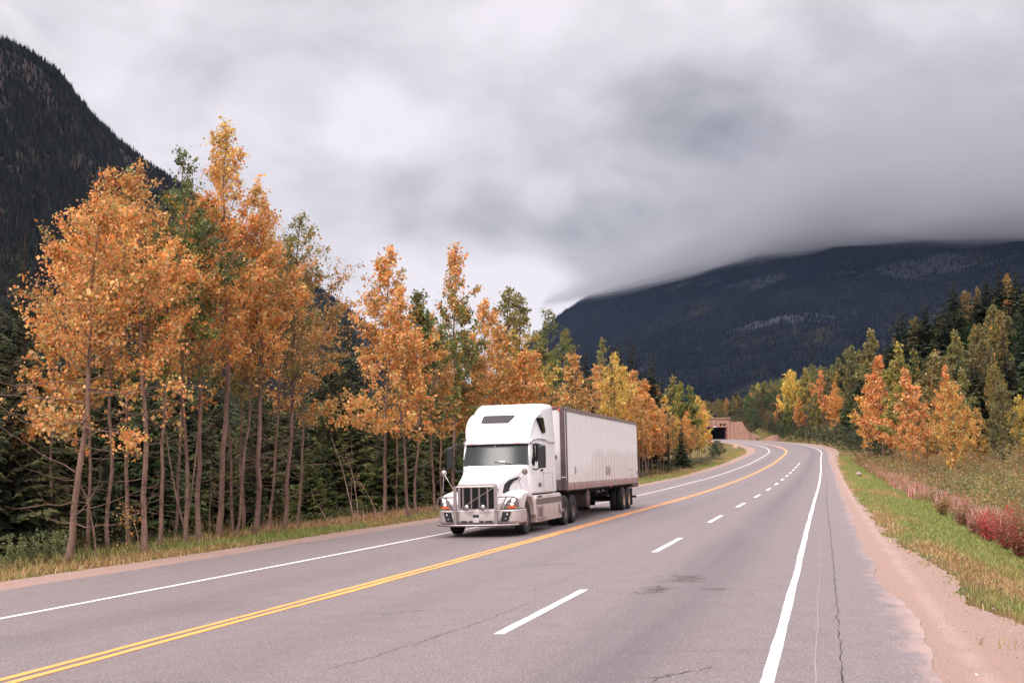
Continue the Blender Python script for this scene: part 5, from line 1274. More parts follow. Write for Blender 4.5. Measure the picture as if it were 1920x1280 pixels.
# conifers behind the left row
rr = random.Random(5); k = 0
GC = 'dark spruces filling the left wood'
LR = ['in the low front row', 'in the second row', 'in the third row', 'in the fourth row', 'in the rearmost row']
LB = 'dark green spruce standing in shade behind the left roadside poplars'
for row, (o0, s0, s1, ds, h0, h1) in enumerate([(-14.5, 24, 88, 3.4, 3.0, 6.0), (-18.5, 22, 92, 4.0, 7, 10.5), (-24, 21, 100, 4.8, 8, 11.5), (-31, 26, 135, 6.0, 9, 12), (-40, 40, 240, 9, 10, 13)]):
    s = s0
    while s < s1:
        o = o0 + rr.uniform(-1.6, 1.6); P = RP(s, o); x, y = float(P[0]), float(P[1]); h = rr.uniform(h0, h1) * (1.12 if s < 34 else 1.0)
        px = 960 + x / y * FPX; topy = HZ - (h + float(gz(x, y)) - CAM_H) / y * FPX
        lim = np.interp(px, [-200, 0, 40, 90, 200, 560, 600, 660, 700, 1000, 1090, 1200, 1300], [400, 430, 440, 520, 420, 480, 590, 575, 620, 640, 690, 745, 790])
        if topy < lim: h -= (lim - topy) / FPX * y
        if h > 1.5 and px > -420:
            e = plant_tree('spruce_tree', S_near[k % 3], (x, y, float(gz(x, y)) - .05), place_label('dark spruce', px, row, LM, LR), 'tree', (h / 10 * rr.uniform(.9, 1.2),) * 2 + (h / 10,), rr.uniform(0, 6.28), GC, (rr.uniform(.8, 1.3), rr.uniform(.85, 1.2), rr.uniform(.7, 1.1))); k += 1
        s += ds * rr.uniform(.75, 1.25) * (1 + max(0, s - 80) / 120)
for px, Z, ty, lab in [(652, 78, 556, 'tallest dark green spruce in the gap between the two poplar groups'), (620, 74, 590, 'dark green spruce left of the tallest one in the poplar gap'), (20, 44, 425, 'dark spruce at the left edge of the wood'),
    (1072, 130, 612, 'dark spire shaped spruce behind the green and orange poplar'), (1100, 150, 640, 'dark narrow spruce left of the yellow green poplar'), (1155, 160, 622, 'dark spruce directly right of the yellow green poplar'),
    (1184, 168, 624, 'broad dark spruce with a forked looking tip above the trailer rear'), (1221, 180, 655, 'dark pointed spruce right of the broad forked one'), (1040, 118, 640, 'dark spruce hidden behind the dark green poplar')]:
    kid('spruce_tree', px, Z, ty, S_near[(px // 7) % 3] if px < 1000 else S_far[(px // 3) % 4], lab, 'dark spruces rising above the left poplars', 1.25 if px < 1000 else 1.1)

# ------------------------------------------------------------------ right side
G3 = 'autumn trees right of the curve'
for nm, px, Z, ty, ms, wf, tint, lab in [
 ('poplar_tree', 1655, 190, 668, K_or[0], .95, (1.0, .85, .95), 'narrow orange poplar with a red tip left of the bright orange pair'),
 ('poplar_tree', 1690, 165, 645, K_gr[0], .95, (1.5, 1.4, 1), 'yellow green poplar rising behind the bright orange pair'),
 ('poplar_tree', 1700, 146, 692, K_or[0], 1.1, (1.02, .98, 1.1), 'bright orange poplar with a bare thin trunk at the field edge'),
 ('poplar_tree', 1676, 172, 706, K_or[2], 1.15, (1.2, 1.05, 1.1), 'bushy rust orange poplar directly left of the bright orange one'),
 ('poplar_tree', 1712, 100, 792, K_slim[1], 1.3, (.9, .8, .8), 'slender tree with a thin bare stem at the ditch edge'),
 ('poplar_tree', 1632, 205, 716, K_or[1], .9, (1.1, .9, .9), 'short orange poplar at the left of the right hand group'),
 ('autumn_bush', 1786, 128, 722, K_bush[0], .78, (.9, 1.0, .9), 'wide cone shaped orange tree with leaves down to the field'),
 ('poplar_tree', 1736, 150, 762, K_or[2], 1.0, (.95, 1, .9), 'low rust and olive poplar between the bright orange tree and the cone shaped one'),
 ('poplar_tree', 1762, 168, 664, K_gr[2], .95, (1.1, .95, .9), 'brown olive poplar behind the cone shaped orange tree'),
 ('poplar_tree', 1778, 160, 686, K_or[0], .6, (1.0, .85, .9), 'slender poplar with a red orange tip above the cone shaped tree'),
 ('poplar_tree', 1810, 158, 692, K_gr[0], .9, (1, 1, .9), 'olive poplar directly right behind the cone shaped orange tree'),
 ('poplar_tree', 1832, 142, 765, K_or[2], 1.0, (.9, 1, .9), 'low brown poplar right of the cone shaped orange tree'),
 ('maple_tree', 1868, 170, 690, K_bush[1], .46, (1.2, 1.0, .8), 'round topped golden olive tree near the right edge'),
 ('birch_tree', 1880, 138, 722, K_gr[2], .9, (.8, .8, .85), 'grey olive birch with a pale bare trunk near the right edge'),
 ('poplar_tree', 1912, 150, 742, K_or[1], .9, (.8, .85, .8), 'half cut golden brown tree at the right edge of the view'),
 ('poplar_tree', 1462, 415, 740, K_or[0], 1.0, (1, .95, .95), 'orange tree at the left end of the group above the curve'),
 ('poplar_tree', 1490, 405, 694, K_or[1], 1.0, (1.1, 1.2, 1), 'tall golden tree in the group above the curve'),
 ('poplar_tree', 1514, 400, 690, K_gr[0], .9, (1.5, 1.4, 1), 'yellow green tree between golden and orange ones above the curve'),
 ('poplar_tree', 1543, 385, 694, K_or[0], .9, (1.05, .92, 1), 'brightest orange tree of the group above the curve'),
 ('poplar_tree', 1568, 365, 716, K_or[2], 1.0, (1.2, 1, .9), 'rusty orange tree at the right end of the group above the curve'),
 ('poplar_tree', 1532, 372, 735, K_gr[1], .85, (1.1, 1.1, 1), 'green tree in front of the bright orange one above the curve'),
 ('poplar_tree', 1500, 392, 745, K_or[2], 1.1, (1.1, 1, .9), 'low brownish orange tree at the foot of the golden one'),
 ('poplar_tree', 1590, 335, 750, K_gr[2], .9, (.8, .8, .8), 'dull olive tree left of the narrow red tipped poplar'),
 ('poplar_tree', 1612, 290, 742, K_gr[0], .9, (.8, .8, .8), 'grey olive tree just left of the short orange poplar'),
 ('poplar_tree', 1600, 350, 650, K_gr[2], .85, (.9, .9, .9), 'pale olive tree before the dark spruces at mid slope'),
 ('poplar_tree', 1640, 330, 618, K_gr[0], 1.0, (1.15, 1.1, 1), 'rounded olive tree high between dark spruces'),
 ('poplar_tree', 1722, 330, 594, K_gr[2], .8, (.9, .75, .7), 'tan olive tree right of the lone tall spruce'),
 ('poplar_tree', 1822, 340, 543, K_gr[2], .8, (1.0, .72, .7), 'tan tree on the hillside between tall dark spruces'),
 ('poplar_tree', 1845, 345, 536, K_gr[0], .7, (1.1, .82, .75), 'yellow tan tree beside the other tan one on the hillside'),
 ('poplar_tree', 1904, 300, 512, K_or[1], .55, (.62, .55, .5), 'golden tree high on the hillside at the right edge'),
 ('poplar_tree', 1896, 290, 560, K_or[2], .4, (.6, .6, .6), 'narrow rust coloured tree below the golden one on the hillside'),
]: kid(nm, px, Z, ty, ms, lab, G3, wf, tint)
G4 = 'tall dark spruces on the right hillside'
tall = [(1585, 390, 636), (1601, 385, 634), (1592, 370, 652), (1700, 320, 572), (1666, 320, 640), (1742, 315, 556), (1768, 318, 574), (1800, 310, 520), (1836, 300, 548), (1862, 300, 508), (1884, 300, 488), (1917, 280, 492), (1905, 305, 535), (1786, 300, 570), (1720, 300, 640), (1650, 300, 660)]
wh = ['leftmost dark spruce of the pair at the foot of the hillside', 'right hand dark spruce of the pair at the foot of the hillside', 'shorter dark spruce before the pair at the foot of the hillside', 'lone tall pointed dark spruce over the yellow green poplar',
      'dark spruce just left below the lone tall one', 'tall dark spruce behind the brown olive poplar', 'dark spruce touching the right side of the tall one', 'very tall dark spruce above the cone shaped orange tree', 'dark spruce right below the very tall one', 'left one of the two highest spruces',
      'highest dark spruce of the hillside skyline', 'dark spruce cut by the right edge of the view', 'dark spruce between the highest one and the right edge', 'dark spruce left below the very tall one', 'dark spruce behind the brown olive poplar foot', 'dark spruce behind the narrow red tipped poplar']
for k, ((px, Z, ty), lab) in enumerate(zip(tall, wh)): kid('spruce_tree', px, Z, ty, S_far[k % 4], lab, G4, .75 if px < 1605 else 1.55, (1.15, 1.25, 1.15))
RM = [(1585, 'the spruce pair at the foot'), (1640, 'the rounded olive tree'), (1700, 'the lone tall spruce'), (1742, 'the tall spruce over the brown poplar'), (1800, 'the very tall spruce'), (1835, 'the two tan trees'), (1884, 'the highest spruce'), (1917, 'the edge cut spruce'), (1786, 'the cone shaped orange tree'), (1690, 'the yellow green poplar'), (1868, 'the round topped tree')]
RRW = ['far back on the skyline', 'high on the right slope', 'halfway up the right slope', 'low on the right slope', 'on the nearer skyline', 'well up the right slope']
rr = random.Random(11); k = 0
def skyline(px): return float(np.interp(px, [1330, 1400, 1450, 1500, 1560, 1600, 1650, 1700, 1750, 1800, 1850, 1920, 2050], [748, 722, 706, 690, 672, 660, 640, 612, 590, 570, 556, 540, 500]))
for k in range(235):
    Z = rr.uniform(190, 430); px = rr.uniform(1575, 2040)
    if px < 1640 and Z < 240: continue
    x, y, z = W(px, Z); s_, o_ = so_of(x, y)
    if o_[0] < 24: continue
    H = rr.uniform(12, 20); ty = HZ - (z + H - CAM_H) / Z * FPX; lim = skyline(px) + rr.uniform(0, 40)
    if ty < lim: H -= (lim - ty) / FPX * Z
    if H < 5: continue
    con = rr.random() < (.86 if Z > 260 else .6); s = H / 10
    ms = S_far[k % 4] if con else K_gr[k % 3]
    plant_tree('spruce_tree' if con else 'poplar_tree', ms, (x, y, z - .1), place_label('dark spruce' if con else 'olive tree', px, (0 if Z > 350 else 4) if ty < skyline(px) + 45 else (1 if Z > 330 else (5 if Z > 285 else (2 if Z > 240 else 3))), RM, RRW), 'tree',
        (s * (1.5 if con else .9),) * 2 + (s,), rr.uniform(0, 6.28), 'spruces crowding the right hillside' if con else 'olive trees in the right hillside wood', tuple(rr.uniform(1.0, 2.0) * q for q in (1.0, 1.1, 1.0)) if con else (rr.uniform(.8, 1.3), rr.uniform(.75, 1.05), .8))
FR = ['furthest back on the far slope', 'high on the far slope', 'halfway down the far slope', 'low on the far slope']
# olive and green trees on the slope behind the shed and the curve
for k in range(120):
    px = rr.uniform(1300, 1600); Z = rr.uniform(470, 700) if px < 1470 else rr.uniform(330, 600)
    x, y, z = W(px, Z); s_, o_ = so_of(x, y)
    if abs(o_[0]) < 22 and s_[0] < 560: continue
    H = rr.uniform(10, 17); ty = HZ - (z + H - CAM_H) / Z * FPX; lim = skyline(px) + rr.uniform(0, 30)
    if ty < lim: H -= (lim - ty) / FPX * Z
    if H < 4: continue
    s = H / 10; q = rr.random(); ms = K_gr[k % 3] if q < .72 else (S_far[k % 4] if q < .86 else K_or[k % 3]); con = .72 <= q < .86
    plant_tree('spruce_tree' if con else 'poplar_tree', ms, (x, y, z - .1), place_label('small spruce' if con else ('orange tree' if q >= .86 else 'yellow green tree'), px, 0 if Z > 600 else (1 if Z > 520 else (2 if Z > 440 else 3)), FM, FR), 'tree', (s * 1.1, s * 1.1, s), rr.uniform(0, 6.28),
        'spruces on the far slope' if con else 'autumn trees on the far slope', (rr.uniform(.75, 1.15), rr.uniform(.8, 1.1), rr.uniform(.7, 1)) if not con else (1, 1, 1))
for k in range(70):
    px = rr.uniform(1368, 1500); Z = rr.uniform(432, 540) if px < 1440 else rr.uniform(400, 520)
    x, y, z = W(px, Z); s_, o_ = so_of(x, y)
    if o_[0] < 13: continue
    s = rr.uniform(4, 7.5) / 10; plant_tree('dark_bush', K_bush[1], (x, y, z - .2), place_label('dark bush', px, 0 if Z > 490 else 1, FM, ['on the upper slope', 'on the lower slope']), 'bush', (s * 1.4, s * 1.4, s), rr.uniform(0, 6.28), 'dark bushes on the slope above the shed wall', (rr.uniform(.25, .6), rr.uniform(.4, .65), .5))
# dark shrubs hugging the bank between shed wall and curve
for k, (px, Z, ty) in enumerate([(1396, 470, 772), (1408, 455, 776), (1420, 440, 778), (1432, 430, 784), (1446, 420, 790), (1460, 405, 792), (1474, 390, 795), (1490, 380, 796), (1505, 360, 798), (1520, 345, 800), (1536, 330, 800), (1552, 310, 802), (1570, 300, 800), (1590, 280, 800), (1610, 250, 805), (1630, 225, 812), (1650, 205, 818)]):
    kid('dark_bush', px, Z, ty, K_bush[1], place_label('dark bush', px, 0, FM2, ['on the bank beyond the curve']), 'dark bushes on the bank beyond the curve', 1.25, (.28, .42, .5), cat='bush')
for k, (px, Z, ty) in enumerate([(1345, 245, 826), (1338, 235, 832)]):
    kid('dark_bush', px, Z, ty, K_bush[1], ['round dark bush on the grass spit before the shed', 'lower dark bush leaning on the round one before the shed'][k], None, 1.3, (.22, .38, .45), cat='bush')
# ------------------------------------------------------------------ undergrowth, grass and field
def blades(name, S, O, h, w, cols, label, seed, lean=.35, tri=True, parentz=0.0):
    r = np.random.default_rng(seed); P = RP(S, O); P[:, 2] = gz(P[:, 0], P[:, 1]) - .03 + parentz
    n = len(S); a = r.uniform(0, 6.28, n); d = np.stack([np.cos(a), np.sin(a), 0 * a], 1); l = r.normal(0, lean, (n, 2)) * h[:, None]
    tip = P + np.stack([l[:, 0], l[:, 1], h], 1); mid_ = P + np.stack([l[:, 0] * .3, l[:, 1] * .3, h * .6], 1)
    V = np.stack([P - d * w[:, None] * .5, P + d * w[:, None] * .5, mid_ + d * w[:, None] * .4, tip, mid_ - d * w[:, None] * .4], 1).reshape(-1, 3)
    i = np.arange(n)[:, None] * 5; F = (i + [[0, 1, 2, 3, 4]])
    return setp(add(name, raw_mesh(name, V, [F], cols=cols, mat=M_GRASS)), label, kind='stuff')
rg = np.random.default_rng(21)
def tuftcol(S, O, r, green, dry, gmix, scale=1.0):
    """patches of green and dry grass"""
    f = fbm(S * .55 * scale / (1 + S * .01), O * 1.7 * scale, 91, 4) * .8 + fbm(S * .12, O * .5, 93, 3) * .35; k = sstep(f + gmix, -.55, .65)[:, None]; k = np.clip(k + r.normal(0, .22, (len(S), 1)), 0, 1)
    g = np.array(green)[r.integers(0, len(green), len(S))]; d = np.array(dry)[r.integers(0, len(dry), len(S))]
    return np.clip((g * k + d * (1 - k)) * r.uniform(.65, 1.35, (len(S), 1)), 0, 1)
GREEN = [(.24, .31, .08), (.30, .37, .09), (.18, .25, .07), (.38, .40, .13)]; DRY = [(.56, .35, .17), (.46, .27, .12), (.62, .43, .23), (.40, .23, .11), (.50, .31, .13)]
# right verge
n = 120000; u = rg.random(n); S = 8 + 250 * u ** 1.9; O = rg.uniform(9.6, 15.6, n); e = np.interp(S, S1, gR)
dens = sstep(O - e + rg.normal(0, .22, n) + .35 * fbm(S * 3.0, O * 2, 17, 3), -.05, .5); keep = rg.random(n) < dens; S, O = S[keep], O[keep]; e = e[keep]
grn = .28 + .55 * sstep(O, 11.8, 13.8) - .5 * (1 - sstep(O - e, .1, 1.2)) + .2 * sstep(S, 30, 70)
h = rg.uniform(.04, .13, len(S)) * (1 + .6 * sstep(O, 12, 15)) + .0006 * S * 0; w = .006 + .00042 * S
blades('grass', S, O, h, w * rg.uniform(.7, 1.5, len(S)), tuftcol(S, O, rg, GREEN, DRY, grn), 'short green and straw coloured grass on the right bank', 31)
# left verge
n = 60000; u = rg.random(n); S = 12 + 290 * u ** 1.7; O = -rg.uniform(7.7, 11.8, n); e = np.interp(S, S1, gL)
keep = rg.random(n) < sstep(e - O + rg.normal(0, .12, n), -.05, .35); S, O = S[keep], O[keep]
h = rg.uniform(.05, .17, len(S)) * (1 + .8 * sstep(-O, 9.5, 11)); w = .008 + .00045 * S
blades('grass', S, O, h, w * rg.uniform(.7, 1.5, len(S)), tuftcol(S, O, rg, GREEN, DRY + [(.50, .30, .12)], -.05 + .35 * sstep(S, 60, 120) - .3 * sstep(-O, 9.8, 10.8)), 'straw coloured roadside grass under the left trees', 32)
# dry stalks (fireweed) standing in clumps on both sides
def stalks(name, cents, per, hr, cols, label, seed, spread=.35, wk=1.0):
    r = np.random.default_rng(seed); S = np.repeat([c[0] for c in cents], per) + r.normal(0, spread * 1.4, per * len(cents)); O = np.repeat([c[1] for c in cents], per) + r.normal(0, spread * .7, per * len(cents))
    h = r.uniform(*hr, len(S)); c = np.array(cols)[r.integers(0, len(cols), len(S))] * r.uniform(.7, 1.3, (len(S), 1))
    blades(name, S, O, h, (.012 + .0004 * S) * wk * r.uniform(.8, 1.6, len(S)), np.clip(c, 0, 1), label, seed, .13)
PINK = [(.46, .20, .15), (.55, .30, .22), (.36, .13, .10), (.60, .38, .28), (.42, .16, .12)]
rs = np.random.default_rng(3)
stalks('dry_fireweed', [(a, -10.3 - rs.random() * .8) for a in rs.uniform(36, 62, 18)] + [(a, -10.6 - rs.random()) for a in rs.uniform(62, 230, 45)], 14, (.2, .55), [(.40, .24, .14), (.48, .30, .18), (.34, .18, .10)] + PINK[:2], 'pinkish dry fireweed stalks along the left wood edge', 33)
cs = [(a, np.interp(a, [40, 55, 62, 80, 110, 160, 200], [14.6, 14.9, 15.0, 15.3, 15.5, 16.0, 16.2]) + rs.normal(0, .25)) for a in np.concatenate([rs.uniform(47, 60, 20), rs.uniform(66, 84, 22), rs.uniform(92, 150, 50)])]
cs += [(a, rs.uniform(14.3, 15.1)) for a in np.concatenate([rs.normal(m_, 2.6, 7) for m_ in (88, 97, 108, 117, 131, 142, 158, 176, 192)])]
stalks('dry_fireweed', cs, 46, (.35, 1.15), [(.56, .25, .20), (.66, .36, .29), (.44, .16, .13), (.70, .46, .38), (.40, .24, .10)], 'tall pink dry fireweed lining the ditch', 34, .42, 1.5)
# low leafy scrub of the field right of the ditch: one mass of small leaves
def scrub(name, n, srange, orange_, hfun, cols, label, seed, ls, keepf=None):
    r = np.random.default_rng(seed); u = r.random(n); S = srange[0] + (srange[1] - srange[0]) * u ** 1.5; O = orange_[0] + (orange_[1] - orange_[0]) * r.random(n) ** 1.1 * np.interp(S, [20, 60, 200], [.75, 1, 1])
    P = RP(S, O); z0 = gz(P[:, 0], P[:, 1]); H = hfun(S, O); P[:, 2] = z0 + H * r.random(n) ** .55
    P[:, :2] += r.normal(0, .05, (n, 2))
    if keepf is not None: k = keepf(S, O, r); P, S, O = P[k], S[k], O[k]
    V, F = leaves(P, (ls + .00075 * S) * r.uniform(.6, 1.5, len(P)), r, .1, .5)
    c = cols(S, O, r, P[:, 2] - 0)
    return setp(add(name, raw_mesh(name, V, [F], cols=np.repeat(np.clip(c, 0, 1), 2, axis=0), mat=M_LEAF)), label, kind='stuff')
def field_bushes():
    r = np.random.default_rng(41); NB = 2300
    u = r.random(NB); S = 26 + 225 * u ** 1.35; O = 15.2 + 50 * r.random(NB) ** 1.25 * np.interp(S, [20, 60, 200], [.6, 1, 1]); e_ = r.random(NB) < .16; O[e_] = 14.9 + r.random(int(e_.sum())) * 1.2
    Rr = r.uniform(.55, 1.5, NB) * (1 + .0022 * S); Hh = Rr * r.uniform(.5, 1.15, NB) * np.interp(O, [14.9, 16.5], [.62, 1]); P = RP(S, O); P[:, 2] = gz(P[:, 0], P[:, 1])
    zone = fbm(S * .05, O * .10, 63, 3); pick = r.random(NB)
    C = np.array([(.24, .20, .08), (.36, .22, .10), (.44, .28, .11), (.46, .35, .12), (.19, .22, .07), (.33, .30, .10), (.40, .19, .10), (.50, .29, .11)])
    ci = np.where(pick < .30, 0, np.where(pick < .46, 1, np.where(pick < .58, 2, np.where(pick < .68, 3, np.where(pick < .80, 4, np.where(pick < .9, 5, np.where(pick < .96, 6, 7)))))))
    ci = np.where((zone > .1) & ((ci == 0) | (ci == 4)), np.where(pick < .2, 2, 1), ci); ci = np.where((zone < -.5) & (ci == 1), 4, ci)
    n = 120; tot = NB * n; a = r.uniform(0, 6.28, (NB, n)); c = r.random((NB, n)) ** .7; q = 1 - .38 * r.random((NB, n)) ** 2 + r.normal(0, .07, (NB, n)); lob = 1 + .22 * np.sin(a * 3 + pick[:, None] * 20) + .12 * np.sin(a * 5 + c * 6)
    rad = np.sqrt(np.clip(1 - c ** 2, 0, 1)); X = P[:, 0, None] + Rr[:, None] * rad * q * lob * np.cos(a); Y = P[:, 1, None] + Rr[:, None] * rad * q * lob * np.sin(a); Z = P[:, 2, None] + Hh[:, None] * c * q * lob
    sz = (.05 + .0011 * S)[:, None] * r.uniform(.6, 1.5, (NB, n)); V, F = leaves(np.stack([X, Y, Z], -1).reshape(-1, 3), sz.reshape(-1), r, 0, .6)
    cl = C[ci][:, None, :] * .85 * r.uniform(.75, 1.25, (NB, n, 1)) * (r.uniform(.8, 1.2, NB))[:, None, None]; y = r.random((NB, n)) < .10; cl[y] = cl[y] * 1.25
    return setp(add('field_scrub', raw_mesh('field_scrub', V, [F], cols=np.repeat(np.clip(cl.reshape(-1, 3), 0, 1), 2, axis=0), mat=M_LEAF)), 'rust and olive scrub covering the field right of the ditch', kind='stuff')
field_bushes()
# crimson leaved shrubs, individual, near the right edge
for k, (px, Z, hh, lab) in enumerate([(1905, 36.5, 1.0, 'dark crimson shrub cut by the right edge beside the grass'), (1880, 39.5, 1.0, 'crimson shrub second from the right edge'), (1852, 42.5, 1.05, 'brightest red shrub at the ditch edge'),
    (1870, 45.5, 1.1, 'red shrub standing back behind the brightest one'), (1826, 46.5, .8, 'small pinkish red shrub left of the brightest one'), (1908, 43.0, 1.3, 'tall rusty shrub at the right edge behind the crimson one'), (1800, 52.0, .9, 'dull red shrub where the pink stalks end'), (1764, 60.0, .9, 'small pink shrub furthest along the ditch'), (1842, 44.0, .8, 'low bright red shrub beside the brightest one'), (1895, 50.0, 1.3, 'tall orange brown shrub with seed heads near the right edge')]):
    r = np.random.default_rng(700 + k); x, y, z = W(px, Z); n = 1500; st = []; tips = []
    for q in range(26):
        a = r.uniform(0, 6.28); L = hh * r.uniform(.6, 1.05); d = np.array([math.cos(a) * .38, math.sin(a) * .38, 1.0]); s = np.linspace(0, 1, 4)[:, None]
        B = d * L * s + np.cumsum(r.normal(0, .03, (4, 3)), 0) * (s > 0); st.append((B, .007 * (1 - s[:, 0] * .7))); tips.append(B)
    V, F = tubes(st, 3); e = empty('crimson_shrub', (x, y, z - .03)); add('stems', raw_mesh('stems', V, [F], mat=M_BARK), e)
    B = np.array(tips); i = r.integers(0, 26, n); v = r.uniform(.25, 1, n) * 3; j = np.minimum(v.astype(int), 2); f = (v - j)[:, None]; C = B[i, j] * (1 - f) + B[i, j + 1] * f + r.normal(0, .06, (n, 3))
    V, F = leaves(C, .06 * r.uniform(.6, 1.4, n), r, .3)
    base = np.array([[(.26, .06, .04), (.34, .07, .05), (.56, .10, .09), (.44, .13, .09), (.46, .20, .15), (.34, .16, .07), (.36, .17, .11), (.40, .24, .10), (.44, .18, .14), (.54, .09, .08)][k]]); c = base * r.uniform(.5, 1.5, (n, 1)); g = r.random(n) < .15; c[g] = np.array([.20, .18, .06])
    add('foliage', raw_mesh('foliage', V, [F], cols=np.repeat(np.clip(c, 0, 1), 2, axis=0), mat=M_LEAF), e); setp(e, lab, 'shrub', 'red shrubs at the ditch')
# undergrowth below the left trees
def hu(S, O): return np.clip(.5 + .4 * fbm(S * .5, O * .8, 77, 3), .08, 1.5) * sstep(-O, 10.2, 12.5)
def cu(S, O, r, z):
    c = np.array([.075, .085, .032]) * np.ones((len(S), 1)); k = sstep(fbm(S * .25, O * .5, 71, 3) + r.normal(0, .3, len(S)), .3, .8)[:, None]; c = c * (1 - k) + np.array([.26, .15, .05]) * k; return c * r.uniform(.5, 1.5, (len(S), 1))
scrub('undergrowth', 60000, (18, 240), (-10.2, -24), hu, cu, 'low dark leafy undergrowth beneath the left trees', 42, .05)
# leafy weeds at the left edge
for k, (px, Z, lab) in enumerate([(62, 29.5, 'leafy green weed left of the leftmost trunk'), (90, 29.8, 'tall leafy green weed nearest the leftmost trunk'), (30, 28.5, 'leafy green weed near the left edge of the view'), (120, 31.2, 'small leafy weed behind the leftmost trunk')]):
    r = np.random.default_rng(800 + k); x, y, z = W(px, Z); hh = .75; st = []; C = []
    for q in range(12):
        a = r.uniform(0, 6.28); L = hh * r.uniform(.5, 1.1); B = np.array([math.cos(a) * .22, math.sin(a) * .22, 1.0]) * L * np.linspace(0, 1, 4)[:, None] + r.uniform(-.15, .15, 3) * [1, 1, 0]; st.append((B, np.array([.006, .005, .004, .002]))); C += [B[1] * (1 - f) + B[3] * f + r.normal(0, .03, 3) for f in r.random(26)]
    V, F = tubes(st, 3); e = empty('leafy_weed', (x, y, z)); add('stems', raw_mesh('stems', V, [F], mat=M_BARK), e); C = np.array(C); V, F = leaves(C, .075 * r.uniform(.6, 1.3, len(C)), r, .2, .5)
    c = np.array([.15, .19, .07]) * r.uniform(.6, 1.6, (len(C), 1)); add('foliage', raw_mesh('foliage', V, [F], cols=np.repeat(c, 2, axis=0), mat=M_LEAF), e); setp(e, lab, 'weed', 'leafy weeds at the left edge')
# fallen leaves and small stones
def litter(name, S, O, size, cols, label, seed, up=.006):
    r = np.random.default_rng(seed); P = RP(S, O, up); on = np.abs(O) > 9.6; g = gz(P[:, 0], P[:, 1]) + .02; P[:, 2] = np.where((O > 10.0) | (O < -8.0), np.maximum(P[:, 2] - 1, g), P[:, 2])
    n = len(S); a = r.uniform(0, 6.28, n); d = np.stack([np.cos(a), np.sin(a), r.normal(0, .12, n)], 1); w_ = np.stack([-np.sin(a), np.cos(a), r.normal(0, .12, n)], 1); s = size[:, None]
    V = np.stack([P - d * s, P - w_ * s * .7, P + d * s, P + w_ * s * .7], 1).reshape(-1, 3) + [0, 0, .004]; F = np.arange(n * 4).reshape(n, 4)
    return setp(add(name, raw_mesh(name, V, [F], cols=np.array(cols)[r.integers(0, len(cols), n)], mat=M_LEAF)), label, kind='stuff')
n = 500; S = 18 + 60 * rg.random(n) ** 1.5; O = -7.6 - np.abs(rg.normal(0, 1.4, n)); litter('fallen_leaves', S, O, rg.uniform(.018, .04, n), [(.55, .30, .10), (.62, .45, .25), (.70, .62, .50), (.35, .18, .08)], 'scattered fallen leaves on the left verge', 51)
n = 700; S = 9 + 60 * rg.random(n) ** 1.5; O = rg.uniform(9.4, 14.5, n); litter('fallen_leaves', S, O, rg.uniform(.010, .03, n), [(.55, .36, .18), (.72, .66, .56), (.40, .26, .14)], 'scattered pale leaves on the right bank', 52)
n = 1800; S = 6 + 34 * rg.random(n) ** 1.6; O = rg.uniform(8.9, 10.6, n)
def stones():
    r = np.random.default_rng(61); P = RP(S, O, .0); P[:, 2] += -.012; s = r.uniform(.004, .012, n)[:, None] * (1 + (r.random((n, 1)) < .03) * 1.5)
    oct_ = np.array([(1, 0, 0), (-1, 0, 0), (0, 1, 0), (0, -1, 0), (0, 0, .7), (0, 0, -.7)]); V = (P[:, None, :] + s[:, None] * (oct_[None] * r.uniform(.6, 1.3, (n, 6, 1)))).reshape(-1, 3)
    f = np.array([(0, 2, 4), (2, 1, 4), (1, 3, 4), (3, 0, 4), (2, 0, 5), (1, 2, 5), (3, 1, 5), (0, 3, 5)]); F = (np.arange(n)[:, None, None] * 6 + f[None]).reshape(-1, 3)
    c = np.array([.52, .42, .38]) * r.uniform(.6, 1.3, (n, 1)); return setp(add('loose_stones', raw_mesh('loose_stones', V, [F], cols=np.repeat(c, 8, axis=0), mat=M_GRASS)), 'loose small stones on the right gravel shoulder', kind='stuff')
stones()
# pale boulder on the far grass bank
bm = bmesh.new(); bmesh.ops.create_icosphere(bm, subdivisions=3, radius=.34); r = random.Random(3)
for v in bm.verts: v.co *= 1 + .22 * math.sin(v.co.x * 7 + 1) * math.sin(v.co.y * 6) + r.uniform(-.04, .04); v.co.z *= .7
me = bpy.data.meshes.new('boulder'); bm.to_mesh(me); bm.free(); me.materials.append(vary('pale_rock', lin(150, 128, 118), .9, scale=5, amt=.3, bump=.4))
x, y, z = W(1609, 128); setp(add('boulder', me, None, (x, y, z + .15)), 'pale boulder lying at the far end of the grass bank', 'rock')

# ------------------------------------------------------------------ snow shed
CON = NT('weathered_concrete'); p = CON.obj(); a = CON.noise(.5, 5, .7, p); b = CON.noise(.8, 4, .6, CON.map(p, (1, 1, .15))); g = CON.noise(8, 4, .7, p)
c = CON.mix(CON.step(a, .35, .65), lin(190, 146, 126), lin(166, 132, 118)); c = CON.mix(CON.step(b, .5, .7, 0, .6), c, lin(120, 86, 76)); c = CON.mix(CON.step(g, .5, .8, 0, .3), c, lin(96, 76, 70)); CON = CON.pbr(c, .9, 0, None, .2)
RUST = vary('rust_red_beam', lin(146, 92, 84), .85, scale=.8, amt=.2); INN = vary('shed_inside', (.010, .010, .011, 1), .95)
SS = 421.0; P0 = RP(SS, 0); th = float(np.interp(SS, RS, RT))
sh = empty('snow_shed', Vector(P0) + Vector((0, 0, -.15)), -th); setp(sh, 'concrete snow shed portal with a dark opening over the far road', 'snow shed')
